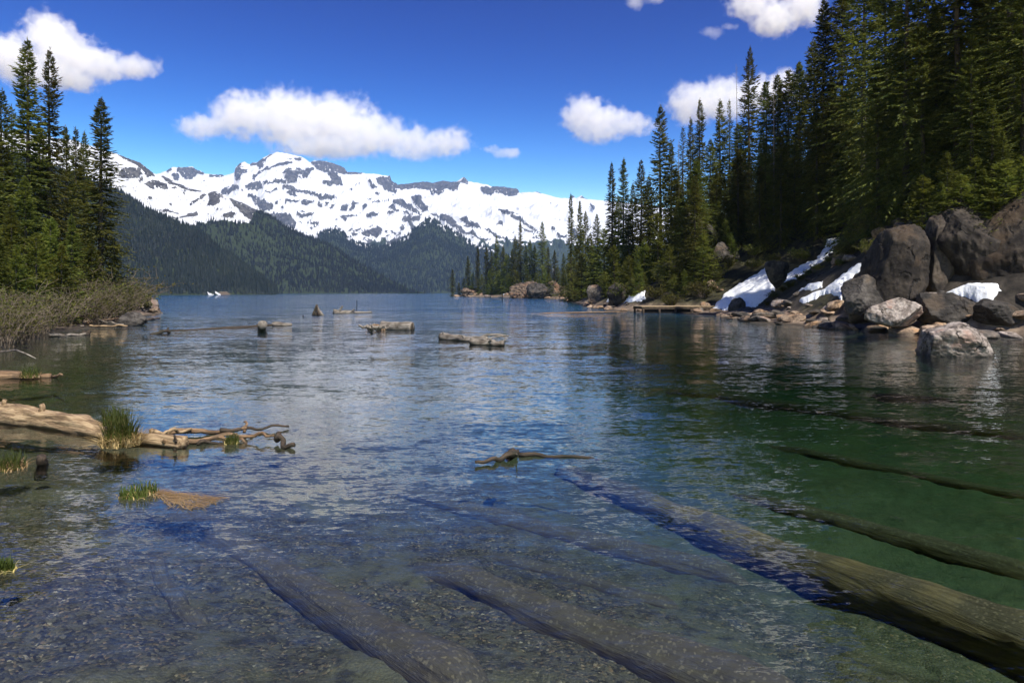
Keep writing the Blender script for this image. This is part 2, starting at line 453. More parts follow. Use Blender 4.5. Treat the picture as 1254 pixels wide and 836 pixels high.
def mountain(name, crest, Dc, Db, ncol, nrow, amp, wl, shape=1., zb=-4., masks=None, jag=0., back=.35, seed=0, rockamp=0., rockwl=90.):
    cp = np.array(crest, float)
    u = np.linspace(cp[0, 0], cp[-1, 0], ncol)
    pc = np.interp(u, cp[:, 0], cp[:, 1]) + jag*fbm(u*.35, u*0, octv=3, seed=seed+2)
    dc = np.interp(u, *np.array(Dc, float).T); db = np.interp(u, *np.array(Db, float).T)
    zc = EYE+(HZ-pc)/F*dc
    ks = np.exp(-np.linspace(-2.5, 2.5, 41)**2); ks /= ks.sum()
    zs_ = np.convolve(np.pad(zc, 20, 'edge'), ks, 'valid')
    zs_ = np.convolve(np.pad(zs_, 20, 'edge'), ks, 'valid')
    t = np.concatenate([np.linspace(0, 1, nrow), 1+np.linspace(0, back, 12)[1:]])
    T, U = np.meshgrid(t, u, indexing='ij')
    D = db+(dc-db)*T
    fr = np.where(T <= 1, np.clip(T, 0, 1)**shape, 1-1.2*(T-1))
    bl_ = sstep(.72, 1., T); ZC = zs_[None, :]*(1-bl_)+zc[None, :]*bl_
    Z = zb+(ZC-zb)*fr
    X = (U-CX)/F*D
    env = np.sin(np.pi*np.clip(T, 0, 1))**.7
    Z = Z + amp*env*(fbm(X/wl, D/wl, octv=6, seed=seed)+.5*fbm(X/wl*2, D/wl*2, octv=4, seed=seed+9, ridged=True))
    px, py = proj(X, D, Z)
    at_ = {}
    wpx = px+1.6*fbm(px*.30, py*.45, octv=5, seed=5, gain=.65); wpy = py+1.0*fbm(px*.30, py*.45, octv=5, seed=6, gain=.65)
    for k, fn in (masks or {}).items(): at_[k] = fn(wpx, wpy, px, py, X, D, Z)
    for k in ('rock', 'forest', 'scree'): at_.setdefault(k, np.zeros_like(Z))
    for k in ('rock', 'forest'):
        A = at_[k]
        
        at_[k] = A
    if rockamp:
        rk = at_['rock']*np.clip(1.02-T, 0, .2)*5
        Z = Z + rk*rockamp*fbm(X/rockwl, D/(rockwl*3), Z/(rockwl*2), octv=4, seed=seed+3, ridged=True)
    n, mc = T.shape
    i = np.arange(n-1)[:, None]*mc; j = np.arange(mc-1)[None, :]
    q = np.stack([i+j, i+j+1, i+mc+j+1, i+mc+j], -1).reshape(-1, 4)
    o = obj(name, mesh_np(name, np.stack([X, D, Z], -1).reshape(-1, 3), q, M_MTN, True, at_))
    o['kind'] = 'structure'
    return dict(X=X, Y=D, Z=Z, px=px, py=py, forest=at_['forest'], T=T)

def zoomed(ox, oy, s, polys): return [[(ox+a/s, oy+b/s) for a, b in p] for p in polys]
ROCK_A = zoomed(140, 180, 6.27, [
 [(20,55),(80,78),(200,125),(300,200),(310,240),(250,240),(220,190),(150,130),(60,88)],
 [(50,175),(140,165),(200,180),(215,215),(180,245),(60,250),(40,230)],
 [(230,285),(280,262),(340,262),(400,290),(410,325),(380,330),(340,310),(310,330),(260,320)],
 [(245,400),(280,393),(300,410),(270,420)],
 [(360,222),(420,240),(470,278),(520,296),(600,330),(680,340),(640,352),(590,345),(540,330),(470,300),(420,290)],
 [(575,435),(640,400),(690,370),(700,380),(660,410),(610,440),(580,450)],
 [(710,455),(730,410),(720,365),(780,345),(830,365),(840,390),(800,400),(810,440),(760,460)],
 [(330,490),(400,485),(500,500),(500,515),(400,507)],
 [(440,540),(550,545),(560,520),(640,490),(640,530),(580,550),(480,560)],
 [(880,395),(1000,435),(1100,485),(1250,560),(1250,640),(1040,560),(1000,540),(960,500),(920,460)],
 [(820,550),(900,500),(930,540),(900,560)], [(775,490),(800,488),(795,502)], [(420,450),(445,445),(440,460)],
 [(525,355),(545,352),(540,372)], [(180,270),(215,240),(225,250),(200,280)], [(440,320),(480,318),(470,328)]])
ROCK_B = zoomed(280, 180, 6.97, [
 [(50,210),(75,155),(110,135),(100,185),(160,190),(160,215),(120,230),(100,300),(60,290)],
 [(190,165),(185,135),(240,135),(290,90),(305,110),(290,180),(260,195),(240,160)],
 [(260,205),(300,190),(420,145),(540,135),(545,152),(440,165),(380,187),(300,212),(250,240),(220,290),(200,285),(230,240)],
 [(455,235),(500,215),(560,220),(650,195),(730,192),(730,210),(640,235),(590,247),(580,320),(510,325),(470,290),(500,250)],
 [(580,275),(680,268),(700,212),(655,225),(650,258)],
 [(130,330),(180,310),(300,308),(400,292),(480,308),(500,328),(400,318),(280,328),(300,350),(240,370),(150,358)],
 [(450,375),(530,345),(640,370),(740,410),(730,432),(640,410),(560,390)],
 [(300,385),(420,378),(420,386),(320,393)], [(490,410),(560,408),(590,430),(540,425)],
 [(730,430),(800,415),(790,450),(870,425),(930,450),(870,470),(780,465)],
 [(690,125),(820,115),(900,140),(990,170),(1030,235),(980,240),(900,205),(960,290),(980,340),(900,340),(850,355),(790,325),(880,300),(850,230),(800,215),(750,195),(720,160)],
 [(480,490),(490,465),(610,455),(600,475),(540,480)], [(615,490),(630,460),(740,475),(690,500),(650,515)],
 [(760,520),(770,485),(810,485),(800,515)], [(815,520),(830,490),(857,488),(835,520)], [(860,535),(880,490),(912,490),(880,535)],
 [(945,540),(970,490),(1030,490),(1000,545)], [(1015,555),(1050,490),(1110,480),(1060,530)],
 [(565,590),(680,565),(730,580),(700,597),(600,610)], [(393,490),(427,483),(417,507)], [(435,535),(470,528),(465,547)],
 [(-60,380),(-20,360),(40,355),(130,375),(60,390),(0,420),(-60,430)],
 [(150,425),(220,430),(240,460),(330,490),(385,535),(350,560),(290,570),(230,500),(200,460)],
 [(340,590),(420,570),(500,590),(580,665),(570,700),(480,680),(400,640)], [(670,680),(780,650),(740,690)],
 [(950,600),(1060,565),(1115,565),(1000,600)], [(960,615),(1010,612),(1000,638)], [(610,655),(628,655),(620,670)], [(555,95),(620,90),(615,120),(580,120)],
 [(300,120),(330,75),(380,60),(360,75),(330,95),(320,130)], [(500,105),(540,100),(535,112)]])
ROCK_C = zoomed(400, 190, 6.97, [
 [(420,215),(520,195),(530,178),(550,180),(560,225),(610,260),(590,330),(500,310),(430,240)],
 [(555,225),(610,252),(700,242),(820,226),(910,236),(1000,210),(1060,232),(1150,230),(1115,305),(1000,300),(960,345),(890,335),(880,300),(760,290),(660,300),(600,280)],
 [(720,360),(780,360),(840,420),(880,490),(820,490),(760,440),(730,390)],
 [(550,415),(640,405),(700,420),(780,460),(820,530),(780,500),(700,470),(600,440)],
 [(330,540),(360,505),(450,500),(430,525),(380,545)], [(500,503),(600,505),(540,521)], [(520,455),(570,450),(620,490),(580,490)],
 [(110,525),(180,505),(300,490),(210,525),(120,540)], [(300,470),(330,440),(347,450),(320,480)], [(350,230),(440,290),(380,290)],
 [(340,375),(380,375),(370,397)], [(380,394),(540,404),(530,414),(390,403)], [(640,540),(660,520),(720,540),(800,560),(790,580),(700,570),(650,570)],
 [(690,600),(720,590),(760,650),(740,660)], [(620,620),(650,605),(665,640),(640,650)], [(280,690),(400,660),(430,640),(470,660),(440,690),(330,702)],
 [(540,670),(600,660),(590,682)], [(570,740),(680,720),(700,760),(600,780)], [(720,700),(770,690),(780,730),(740,750)],
 [(870,490),(960,505),(1060,555),(1115,600),(1000,570)], [(180,285),(215,285),(240,310)], [(405,325),(440,322),(465,345),(430,345)], [(640,480),(720,505),(740,530),(680,520)],
 [(180,140),(300,148),(300,165),(200,170),(150,160)]])
ROCK_D = zoomed(540, 200, 5.7, [
 [(15,112),(60,125),(110,126),(125,165),(90,195),(20,190),(0,215),(0,125)], [(130,138),(160,95),(187,120),(192,147)],
 [(270,175),(320,165),(350,180),(360,160),(440,165),(535,175),(545,215),(520,232),(440,225),(370,205),(350,237),(300,225)],
 [(660,197),(720,208),(690,213)], [(895,250),(920,225),(945,240)], [(970,240),(1000,224),(1018,252)],
 [(110,380),(200,410),(280,460),(260,470),(170,430)], [(150,445),(180,425),(205,445)], [(300,460),(380,490),(430,530),(400,530),(340,490)],
 [(390,328),(440,353),(540,383),(620,428),(685,470),(670,482),(600,442),(520,397),(440,367)], [(380,442),(430,422),(432,440)],
 [(440,530),(495,580),(470,592)], [(620,510),(680,505),(690,530)], [(800,508),(880,522),(820,537)], [(780,560),(870,580),(860,610)],
 [(560,450),(640,470),(660,490),(580,470)], [(770,460),(800,470),(780,490)], [(-10,370),(60,395),(150,455),(230,500),(330,540),(300,550),(150,490),(60,440),(-10,410)],
 [(420,500),(460,515),(440,530)], [(900,480),(960,500),(1000,560),(940,540)], [(1040,280),(1080,330),(1060,340)]])
def polymask(polys):
    def f(wpx, wpy, px, py, X, Y, Z):
        m = np.zeros(px.shape, bool)
        for p in polys:
            p = np.array(p); lo = p.min(0)-3; hi = p.max(0)+3
            s = (wpx > lo[0]) & (wpx < hi[0]) & (wpy > lo[1]) & (wpy < hi[1])
            if s.any(): m[s] |= inpoly(p, wpx[s], wpy[s])
        return m.astype(float)
    return f

L2C = [(150,216),(190,214),(203.8,209.5),(210,205.5),(235.7,205.5),(239,208.7),(245,209.5),(250,213.5),(256,213.2),(274,215),(286.7,212),(288,205.5),(293,200.7),
 (299.5,198),(306,201.5),(310,199),(315,199),(321.6,193.6),(328.8,190),(340,186),(354.6,188.6),(371.8,193),(379,198.7),(385,197),(397.6,197),(409,200.5),(422,206),
 (425,211),(443,212),(477.5,215.5),(480,222.3),(487.5,226.6),(500.4,225),(517.6,223),(530.6,224.4),(543.5,220.8),(550.5,222.8),(559,222.8),(568,216.5),(573,222),
 (596,226),(603,229),(617,229.6),(633,231.2),(635.6,236),(645,236),(659,235.5),(666,237.7),(680,242),(697,243),(701,239.5),(705,243),(712,239.5),(717,243.5),(742,246),(800,252),(900,275)]
def rock2(wpx, wpy, px, py, X, Y, Z):
    m = polymask(ROCK_B+ROCK_C+ROCK_D+zoomed(140, 180, 6.27, [[(480,200),(500,165),(610,165),(630,185),(690,200),(690,215),(640,210),(600,250),(540,245)],
        [(400,180),(440,160),(440,180),(410,205)], [(725,235),(735,212),(760,225),(840,215),(840,230),(760,240)], [(440,230),(500,225),(490,260),(460,260)]]))(wpx, wpy, px, py, X, Y, Z)
    n = fbm(px*.16+py*.10, py*.45, octv=4, seed=77)
    low = sstep(262, 300, py)*.9
    m = m*(fbm(px*.55+py*.35, py*.9-px*.2, octv=4, seed=78, gain=.6) < .42)
    n3 = fbm(px*.20+py*.2, py*1.0-px*.16, octv=4, seed=79, gain=.62)
    gl = np.interp(px, [500, 570], [1, .25])
    return np.clip(m + np.where(n > .66-low*.62*gl, .75, 0)+np.where(n3 > .86-.12*gl-.26*low, .7, 0), 0, 1)
def forest2(wpx, wpy, px, py, X, Y, Z):
    return sstep(292, 305, py+10*fbm(px*.2, py*.25, octv=3, seed=13))
mountain('snow_mountain', L2C, [(150,6200),(340,6600),(500,7200),(900,7600)], [(150,3900),(900,4300)], 900, 380, 170, 620, .95, 60,
    {'rock': rock2, 'forest': forest2}, .5, seed=40, rockamp=55, rockwl=110)

L3C = [(330,306),(360,296),(385,289),(400,281),(412,281),(422,285),(430,294),(447,299),(466,301),(480,299),(494,291),(506,281),(517,271),(526,266),(533,268),(543,276),(560,284),
 (575,294),(607,307),(640,319),(700,336),(760,346),(800,350)]
def forest3(wpx, wpy, px, py, X, Y, Z):
    c = np.interp(px, *np.array(L3C).T)
    return 1-.8*(1-sstep(1, 9, py-c+5*fbm(px*.3, py*.3, octv=2, seed=3)))*(fbm(px*.4, py*.4, octv=3, seed=4) > .15)
m3 = mountain('forested_spur', L3C, [(330,3500),(523,3300),(800,3100)], [(330,2500),(800,2400)], 420, 130, 30, 260, .9, -4, {'forest': forest3}, .8, seed=50)

L1C = [(-120,150),(0,160),(90,172),(143,188.5),(153,192.5),(172,200),(181.5,207.5),(188,212.5),(200.6,216),(216.6,224.2),(229,229),(248.5,234.5),(264,234.5),(272,238.5),(283.5,243.5),(299.5,250),
 (315.4,257.5),(339,271),(369,287.6),(407,303.5),(439,322),(471,338.6),(503,354.5),(522,359.2)]
FE = [(-120,225),(100,225),(140,232),(160,243),(190,264),(212,274),(235,279),(258,270),(275,269),(290,273),(305,272),(312,262),(320,255),(340,262),(530,350)]
def forest1(wpx, wpy, px, py, X, Y, Z):
    e = np.interp(px, *np.array(FE).T)
    return sstep(-2.5, 2.5, py-e+4*fbm(px*.25, py*.3, octv=3, seed=15))
def rock1(wpx, wpy, px, py, X, Y, Z):
    m = polymask(ROCK_A)(wpx, wpy, px, py, X, Y, Z)*(fbm(px*.55+py*.35, py*.9-px*.2, octv=4, seed=88, gain=.6) < .38)
    n3 = fbm(px*.42-py*.2, py*1.0+px*.15, octv=4, seed=89, gain=.6)
    return np.clip(m+np.where(n3 > .46, .7, 0), 0, 1)
m1 = mountain('snowy_ridge', L1C, [(-120,2300),(250,2200),(522,1750)], [(-120,1200),(522,1700)], 620, 230, 55, 300, 1., -4,
    {'rock': rock1, 'forest': forest1}, .5, seed=60, rockamp=14, rockwl=45)

L0C = [(-150,150),(0,180),(90,212),(130,228),(150,237),(184,259),(216,272),(248,288),(280,313),(311,338),(330,353),(339,359.5)]
SN0 = [[(249,357),(251,354.5),(255,358),(262,361),(256,361.5)], [(258,353.5),(262,355),(267,358.5),(274,361.5),(268,361.5),(262,357.5)]]
SC0 = [[(268,358),(276,356),(283,361),(270,361)]]
def forest0(wpx, wpy, px, py, X, Y, Z):
    return 1-np.maximum(polymask(SN0)(px, py, px, py, X, Y, Z), polymask(SC0)(wpx, wpy, px, py, X, Y, Z))
m0 = mountain('forested_slope', L0C, [(-150,1300),(150,1150),(339,900)], [(-150,560),(150,720),(339,890)], 460, 170, 14, 120, 1., -3,
    {'forest': forest0, 'scree': polymask(SC0)}, .6, seed=70)

def far_forest(name, g, n, hh, spread, seed, tlo=.005):
    r = np.random.default_rng(seed)
    X, Y, Z, Fo, T = g['X'], g['Y'], g['Z'], g['forest'], g['T']
    nr = int((T[:, 0] <= 1).sum())
    i = r.integers(0, nr-1, n); j = r.integers(0, X.shape[1]-1, n)
    a, b = r.random(n), r.random(n)
    def bl(A): return (A[i, j]*(1-a)+A[i+1, j]*a)*(1-b)+(A[i, j+1]*(1-a)+A[i+1, j+1]*a)*b
    x, y, z, f = bl(X), bl(Y), bl(Z), bl(Fo)
    pyv = HZ-F*(z-EYE)/y
    keep = (f > .55+.25*r.random(n)) & (z > 1.0)
    x, y, z = x[keep], y[keep], z[keep]; m = len(x)
    h = hh*(.5+.8*r.random(m)); w = h*spread*(.8+.5*r.random(m))
    th0 = r.random(m)*6.28
    V = []; Fc = []
    seg = 5
    for k, (za, zt, ra) in enumerate(((.0, .50, 1.), (.25, .75, .74), (.52, 1., .46))):
        for s in range(seg):
            th = th0+s*2*np.pi/seg+k
            rr = ra*w*(.75+.5*r.random(m))
            V.append(np.stack([x+np.cos(th)*rr, y+np.sin(th)*rr, z+(za-.05)*h], -1))
        V.append(np.stack([x, y, z+zt*h], -1))
    nv = len(V); V = np.stack(V, 1).reshape(-1, 3)
    base = np.arange(m)*nv
    for k in range(3):
        for s in range(seg):
            Fc.append(np.stack([base+k*(seg+1)+s, base+k*(seg+1)+(s+1) % seg, base+k*(seg+1)+seg], -1))
    o = obj(name, mesh_np(name, V, np.concatenate(Fc), M_FAR, False))
    o['kind'] = 'stuff'
    return tag(o, {'distant_forest': 'dark conifer forest covering the near mountainside across the lake'}.get(name, name), 'forest')
fo = far_forest('distant_forest', m0, 13000, 9.5, .20, 1)
fo['label'] = 'dark conifer forest on the nearest slope across the lake, far left shore'
fo = far_forest('distant_forest', m1, 16000, 11.5, .20, 2)
fo['label'] = 'dark conifer forest below the rocky snow ridge, sloping down to the right'
fo = far_forest('distant_forest', m3, 17000, 15, .21, 3)
fo['label'] = 'bluish dark forest on the farthest spur below the glacier in the centre'

# ------------------------------------------------------------------ conifers
def kites(p, d, w, n):
    """leaf-shaped quads: base p, direction*length d, half-width w, across n"""
    side = np.cross(d, n); side /= np.linalg.norm(side, axis=1)[:, None]+1e-9
    mid = p+d*.45
    v = np.stack([p, mid+side*w[:, None], p+d, mid-side*w[:, None]], 1).reshape(-1, 3)
    return v, np.arange(len(p)*4).reshape(-1, 4)

def crown_mesh(name, Ht, Rd, seed, mat_, dens=20, clear=.04, power=.8, droop=.35, lift=.15, gaps=.35, nt=17, tw=.52):
    r = np.random.default_rng(seed)
    nb = int(Ht*dens)
    q = (np.arange(nb)+r.random(nb))/nb
    q = q**.92
    zb = Ht*clear; z0 = zb+(Ht*.985-zb)*q
    az = r.random(nb)*2*np.pi
    prof = (1-q)**power*(1-np.exp(-(q+.05)*9)*.45)
    n = vnoise(np.cos(az)*1.1+seed, np.sin(az)*1.1, z0*.55, seed)
    n2 = vnoise(z0*1.9, z0*0+seed, seed=seed+1)
    L = Rd*prof*(1+gaps*n+.22*n2)*(.62+.5*r.random(nb))+.10+.015*Ht*(1-q)*0
    a0 = -droop*(1-q)+ (lift+.55)*q**2 + .12*r.normal(size=nb)
    s = np.clip((np.arange(nt)[None, :]+r.random((nb, nt)))/nt, 0, 1)**.75
    Ls = L[:, None]
    rad = Ls*s*np.cos(a0)[:, None]
    zz = z0[:, None]+Ls*(np.sin(a0)[:, None]*s-droop*.5*s**2+lift*1.0*s**3)
    ca, sa = np.cos(az)[:, None], np.sin(az)[:, None]
    p = np.stack([rad*ca, rad*sa, zz], -1)
    slope = np.sin(a0)[:, None]-droop*s+3*lift*s**2
    tan = np.stack([ca+0*s, sa+0*s, slope], -1); tan /= np.linalg.norm(tan, axis=-1)[..., None]
    lat = np.stack([-sa+0*s, ca+0*s, 0*s], -1)
    sd = np.where(r.random((nb, nt)) < .5, -1., 1.)
    ang = (.35+.75*r.random((nb, nt)))*np.where(s > .93, .2, 1)
    d = tan*np.cos(ang)[..., None]+lat*(np.sin(ang)*sd)[..., None]
    d[..., 2] += -.18+.25*r.normal(size=(nb, nt))*.6
    d /= np.linalg.norm(d, axis=-1)[..., None]
    ln = tw*(.55+.6*r.random((nb, nt)))*np.minimum(1, .35+Ls*.55)*(1.15-.45*s)
    nrm = np.stack([r.normal(size=(nb, nt))*.85, r.normal(size=(nb, nt))*.85, np.ones((nb, nt))], -1)
    v, f = kites(p.reshape(-1, 3), (d*ln[..., None]).reshape(-1, 3), (ln*.13).reshape(-1), nrm.reshape(-1, 3))
    # leader shoot
    k = 10
    p2 = np.stack([np.zeros(k), np.zeros(k), Ht*(.965+.03*np.arange(k)/k)], -1)
    d2 = np.stack([r.normal(size=k)*.12, r.normal(size=k)*.12, np.full(k, .35)], -1)*min(1., Ht/14)
    v2, f2 = kites(p2, d2, np.full(k, .035), np.stack([r.normal(size=k), r.normal(size=k), np.zeros(k)], -1))
    return mesh_np(name, np.concatenate([v, v2]), np.concatenate([f, f2+len(v)]), mat_, False)

def trunk_mesh(name, Ht, r0, seed, mat_=None, top=.96):
    r = np.random.default_rng(seed); m = MB()
    zs = np.linspace(-.8, Ht*top, 9)
    w = np.cumsum(r.normal(size=(9, 2))*.02, 0)*Ht/18
    m.tube(np.stack([w[:, 0]-w[0, 0], w[:, 1]-w[0, 1], zs], -1), np.maximum(r0*(1-np.clip(zs, 0, None)/Ht)**.85, .02), 8, seed, .12, .8)
    return m.mesh(name, mat_ or M_BARK)

PROTO = {}
def proto(kind, k, Ht, Rd, m, **kw):
    tr = trunk_mesh('trunk', Ht, .012*Ht+.04, 200+k*7+len(kind))
    cr = crown_mesh('crown', Ht, Rd, 300+k*13+len(kind)*31, m, **kw)
    PROTO.setdefault(kind, []).append((Ht, tr, cr))
for k in range(3): proto('spire', k, 24, 2.6+.3*k, M_NEEDLE, dens=27, power=.70, droop=.55, lift=.22, gaps=.35, clear=.02, tw=.62)
for k in range(4): proto('fir', k, 18, 2.8+.3*k, M_NEEDLE, dens=25, power=.80, droop=.42, lift=.2, gaps=.45, clear=.03, tw=.60)
for k in range(4): proto('hemlock', k, 26, 5.2+.5*k, M_NEEDLE, dens=24, power=.66, droop=.42, lift=.10, gaps=.7, clear=.05, nt=30, tw=.60)
for k in range(3): proto('young', k, 7, 2.0+.3*k, M_NEEDLE2, dens=34, power=.85, droop=.30, lift=.22, gaps=.35, clear=.0, nt=17, tw=.46)
for k in range(2): proto('thin', k, 20, 1.5+.3*k, M_NEEDLE, dens=15, power=.55, droop=.6, lift=.25, gaps=.9, clear=.12, tw=.5)

TREES = []     # dicts, labelled and built at the end
SUNAZ, SUNEL = R(150), R(52)
_u = np.array([math.sin(SUNAZ), math.cos(SUNAZ)])
_sp = [(900,368),(925,352),(938,338),(915,362),(975,336),(1000,320),(1015,304),(1000,356),(1030,345),(1050,328)]
_sy = raycast([p[0] for p in _sp], [p[1] for p in _sp], 40.)
SNOWP = [at(p[0], p[1], y) for p, y in zip(_sp, _sy)]
def shades_snow(x, y, Ht, rad=2.6):
    z = hz(x, y)
    for p in SNOWP:
        r_ = np.array([x-p[0], y-p[1]]); s_ = r_@_u; l_ = abs(r_[0]*_u[1]-r_[1]*_u[0])
        if s_ > 0 and l_ < rad and z < p[2]+s_*math.tan(SUNEL) < z+Ht*.93: return True
    return False
def put_tree(x, y, Ht, kind, zone, look=None, k=None, fat=1., sink=.3):
    TREES.append(dict(x=x, y=y, z=hz(x, y)-sink, h=Ht, kind=kind, zone=zone, k=random.randrange(len(PROTO[kind])) if k is None else k, rz=random.uniform(0, 6.28), fat=fat, look=look))
SNOWTOP = ([868, 940, 950, 1028, 1045, 1068, 1080], [350, 314, 325, 276, 290, 300, 330])
def tree_px(px, pyt, Y, kind, zone, fat=1., k=None, look=None):
    while 868 < px < 1080 and zone == 'slope' and HZ-F*(hz((px-CX)/F*Y, Y)-EYE)/Y > float(np.interp(px, *SNOWTOP)) and Y < 140: Y += 1.
    x = (px-CX)/F*Y; zt = EYE+(HZ-pyt)/F*Y
    if zone == 'slope' and pyt > 20 and shades_snow(x, Y, zt-hz(x, Y)): return
    put_tree(x, Y, max(zt-hz(x, Y)+.3, 1.5), kind, zone, look, k, fat)

# left bank
for px, py, Y, kd, ft in ((34,46,66,'spire',1.),(61,58,69,'spire',.8),(3,108,66,'spire',.9),(124,118,74,'spire',1.15),(80,153,80,'spire',.9),(93,156,84,'fir',.8),(103,161,86,'fir',.8),(14,128,72,'thin',1.),
    (-22,70,64,'spire',1.1),(-48,95,66,'spire',1.),(48,150,76,'fir',1.),(-10,170,60,'fir',1.)):
    tree_px(px, py, Y, kd, 'left', ft)
for px, py, Y, kd, ft in ((30,215,61,'fir',1.25),(62,268,61,'young',1.),(14,250,57,'fir',1.3),(88,262,68,'fir',1.1),(45,285,56,'young',1.),(112,288,72,'fir',1.2),(76,300,60,'young',1.1),(-6,268,52,'fir',1.3),(140,292,80,'young',.9),(20,300,53,'young',1.)):
    tree_px(px, py, Y, kd, 'leftlow', ft)

# rocky point
for px, py, Y, kd in ((554,329,497,'fir'),(573,313,480,'fir'),(585,301,468,'spire'),(596,302,460,'fir'),(608,288,450,'fir'),(621,311,430,'young'),(631,289,425,'fir'),(637,269,425,'spire'),
    (649,293,415,'fir'),(664,271,405,'fir'),(679,306,400,'fir'),(690,310,405,'fir'),(602,308,462,'fir'),(616,300,448,'fir'),(644,300,420,'fir'),(655,300,415,'fir'),(671,302,410,'fir'),(627,306,438,'fir')):
    tree_px(px, py, Y, kd, 'point', 1.0 if kd == 'spire' else 1.15)
for px, py, Y in ((562,346,495),(568,341,488),(579,334,472),(590,336,455),(600,330,450),(611,330,440),(622,334,425),(634,332,415),(646,336,400),(657,334,395),(668,330,395),(683,326,395),(695,322,390),(672,334,322),(690,328,285),(661,338,345),(700,330,262),(650,340,360)):
    tree_px(px, py, Y, 'young', 'pointlow', 1.0)

# behind the gully, between the point and the dock
for px, py, Y, kd, ft in ((699,236,215,'spire',.75),(710,245,220,'spire',.9),(717,258,235,'fir',.9),(731,262,200,'fir',1.1),(749,198,160,'spire',.95),(764,193,155,'spire',1.),(785,195,150,'fir',.9),
    (757,240,165,'fir',1.),(775,225,160,'fir',1.),(740,280,185,'young',1.2),(723,285,225,'fir',1.2),(706,300,220,'young',1.2),(795,215,150,'fir',1.),(770,262,150,'fir',1.2),(752,300,142,'young',1.2),(728,306,190,'young',1.2),(712,315,205,'young',1.2)):
    tree_px(px, py, Y, kd, 'gully', ft)
# behind the dock
for px, py, Y, kd, ft in ((809,129,140,'fir',1.05),(836,155,140,'thin',1.),(846,144,142,'fir',.75),(857,120,146,'spire',.9),(882,122,136,'fir',1.),(893,122,142,'thin',.8),(918,57,140,'fir',.95),(938,98,128,'hemlock',.9),(952,90,126,'hemlock',.9),(966,84,124,'hemlock',.95),
    (979,74,120,'hemlock',.9),(996,48,116,'fir',1.1),(1009,-4,108,'hemlock',.85),(822,175,138,'fir',1.),(870,170,134,'fir',1.1),(904,150,132,'hemlock',1.),(828,205,130,'hemlock',1.),(796,240,140,'fir',1.1)):
    tree_px(px, py, Y, kd, 'dock', ft)
for px, py, Y, kd, ft in ((806,262,122,'young',1.05),(861,286,107,'young',1.25),(845,262,124,'fir',1.2),(789,292,128,'young',1.1),(830,250,128,'fir',1.2),(879,245,118,'hemlock',1.),(900,262,116,'hemlock',.9),(780,300,132,'young',1.),(864,255,122,'hemlock',.9)):
    tree_px(px, py, Y, kd, 'docklow', ft)

for px, py, Y, kd, ft in ((1032,-40,92,'hemlock',1.),(1058,-90,80,'fir',1.15),(1085,-60,86,'hemlock',1.),(1110,-130,70,'hemlock',1.),(1142,-100,74,'fir',1.1),(1172,-180,66,'hemlock',.95),(1205,-120,70,'hemlock',1.),(1238,-220,62,'fir',1.1),
    (1095,200,61,'hemlock',1.),(1130,215,60,'young',1.6),(1160,185,59,'hemlock',1.),(1195,190,58.5,'young',1.6),(1228,160,57,'hemlock',1.),(1250,190,55,'young',1.5),(1152,222,54.5,'hemlock',1.1),(1178,214,54,'young',1.7),(1204,205,53.5,'hemlock',1.1),(1232,196,53,'young',1.8),(1250,205,52,'hemlock',1.2),(1216,232,52.5,'young',1.6),(1164,240,55,'young',1.6),(1120,60,63,'hemlock',.9),(1075,80,72,'hemlock',1.),(1190,40,61,'hemlock',1.),(1035,110,84,'hemlock',1.),(1235,70,57,'hemlock',.9),(1000,130,92,'hemlock',1.),(1150,110,63,'fir',1.2),(1098,150,66,'fir',1.3),(1215,120,58,'fir',1.3),(1058,170,72,'fir',1.3),(1020,180,80,'fir',1.3)):
    tree_px(px, py, Y, kd, 'slope', ft)
pts = [(t['x'], t['y']) for t in TREES]
# dense stand on the slope to the right
pts = [(t['x'], t['y']) for t in TREES]
cand = 0
while cand < 4000 and len([t for t in TREES if t['zone'] == 'slope']) < 150:
    cand += 1
    Y = 44*math.exp(random.random()*1.4); px = random.uniform(1000, 1262) if random.random() < .55 else random.uniform(830, 1000)
    x = (px-CX)/F*Y
    d = float(sdist(RIGHT, np.array([x]), np.array([Y]))[0])
    lim = float(np.interp(Y, [45, 55, 70, 100, 140], [7, 9, 12, 13, 8]))
    if d < lim or d > 58: continue
    if any((x-a)**2+(Y-b)**2 < (3.0 if d < 22 else 3.7)**2 for a, b in pts): continue
    pts.append((x, Y))
    kd = random.choices(['hemlock', 'fir', 'spire', 'young'], [5, 3, .8, 1.2])[0]
    hh = (random.uniform(12, 20) if px < 1000 else random.uniform(17, 27)) if kd != 'young' else random.uniform(4, 7)
    bpy_ = HZ-F*(hz(x, Y)-EYE)/Y
    if 868 < px < 1075 and bpy_ > float(np.interp(px, *SNOWTOP))-4: continue
    # keep clear of the open sky left of the ridge line
    zt = hz(x, Y)+hh; pyt = HZ-F*(zt-EYE)/Y
    sky = np.interp(px, [780, 815, 860, 900, 940, 990, 1010, 1040], [215, 175, 160, 125, 110, 60, 10, -200])
    if pyt < sky:
        hh = (EYE+(HZ-sky)/F*Y)-hz(x, Y)
        if hh < 4: continue
    if shades_snow(x, Y, hh): continue
    put_tree(x, Y, hh, kd, 'slope', None, None, 1.)

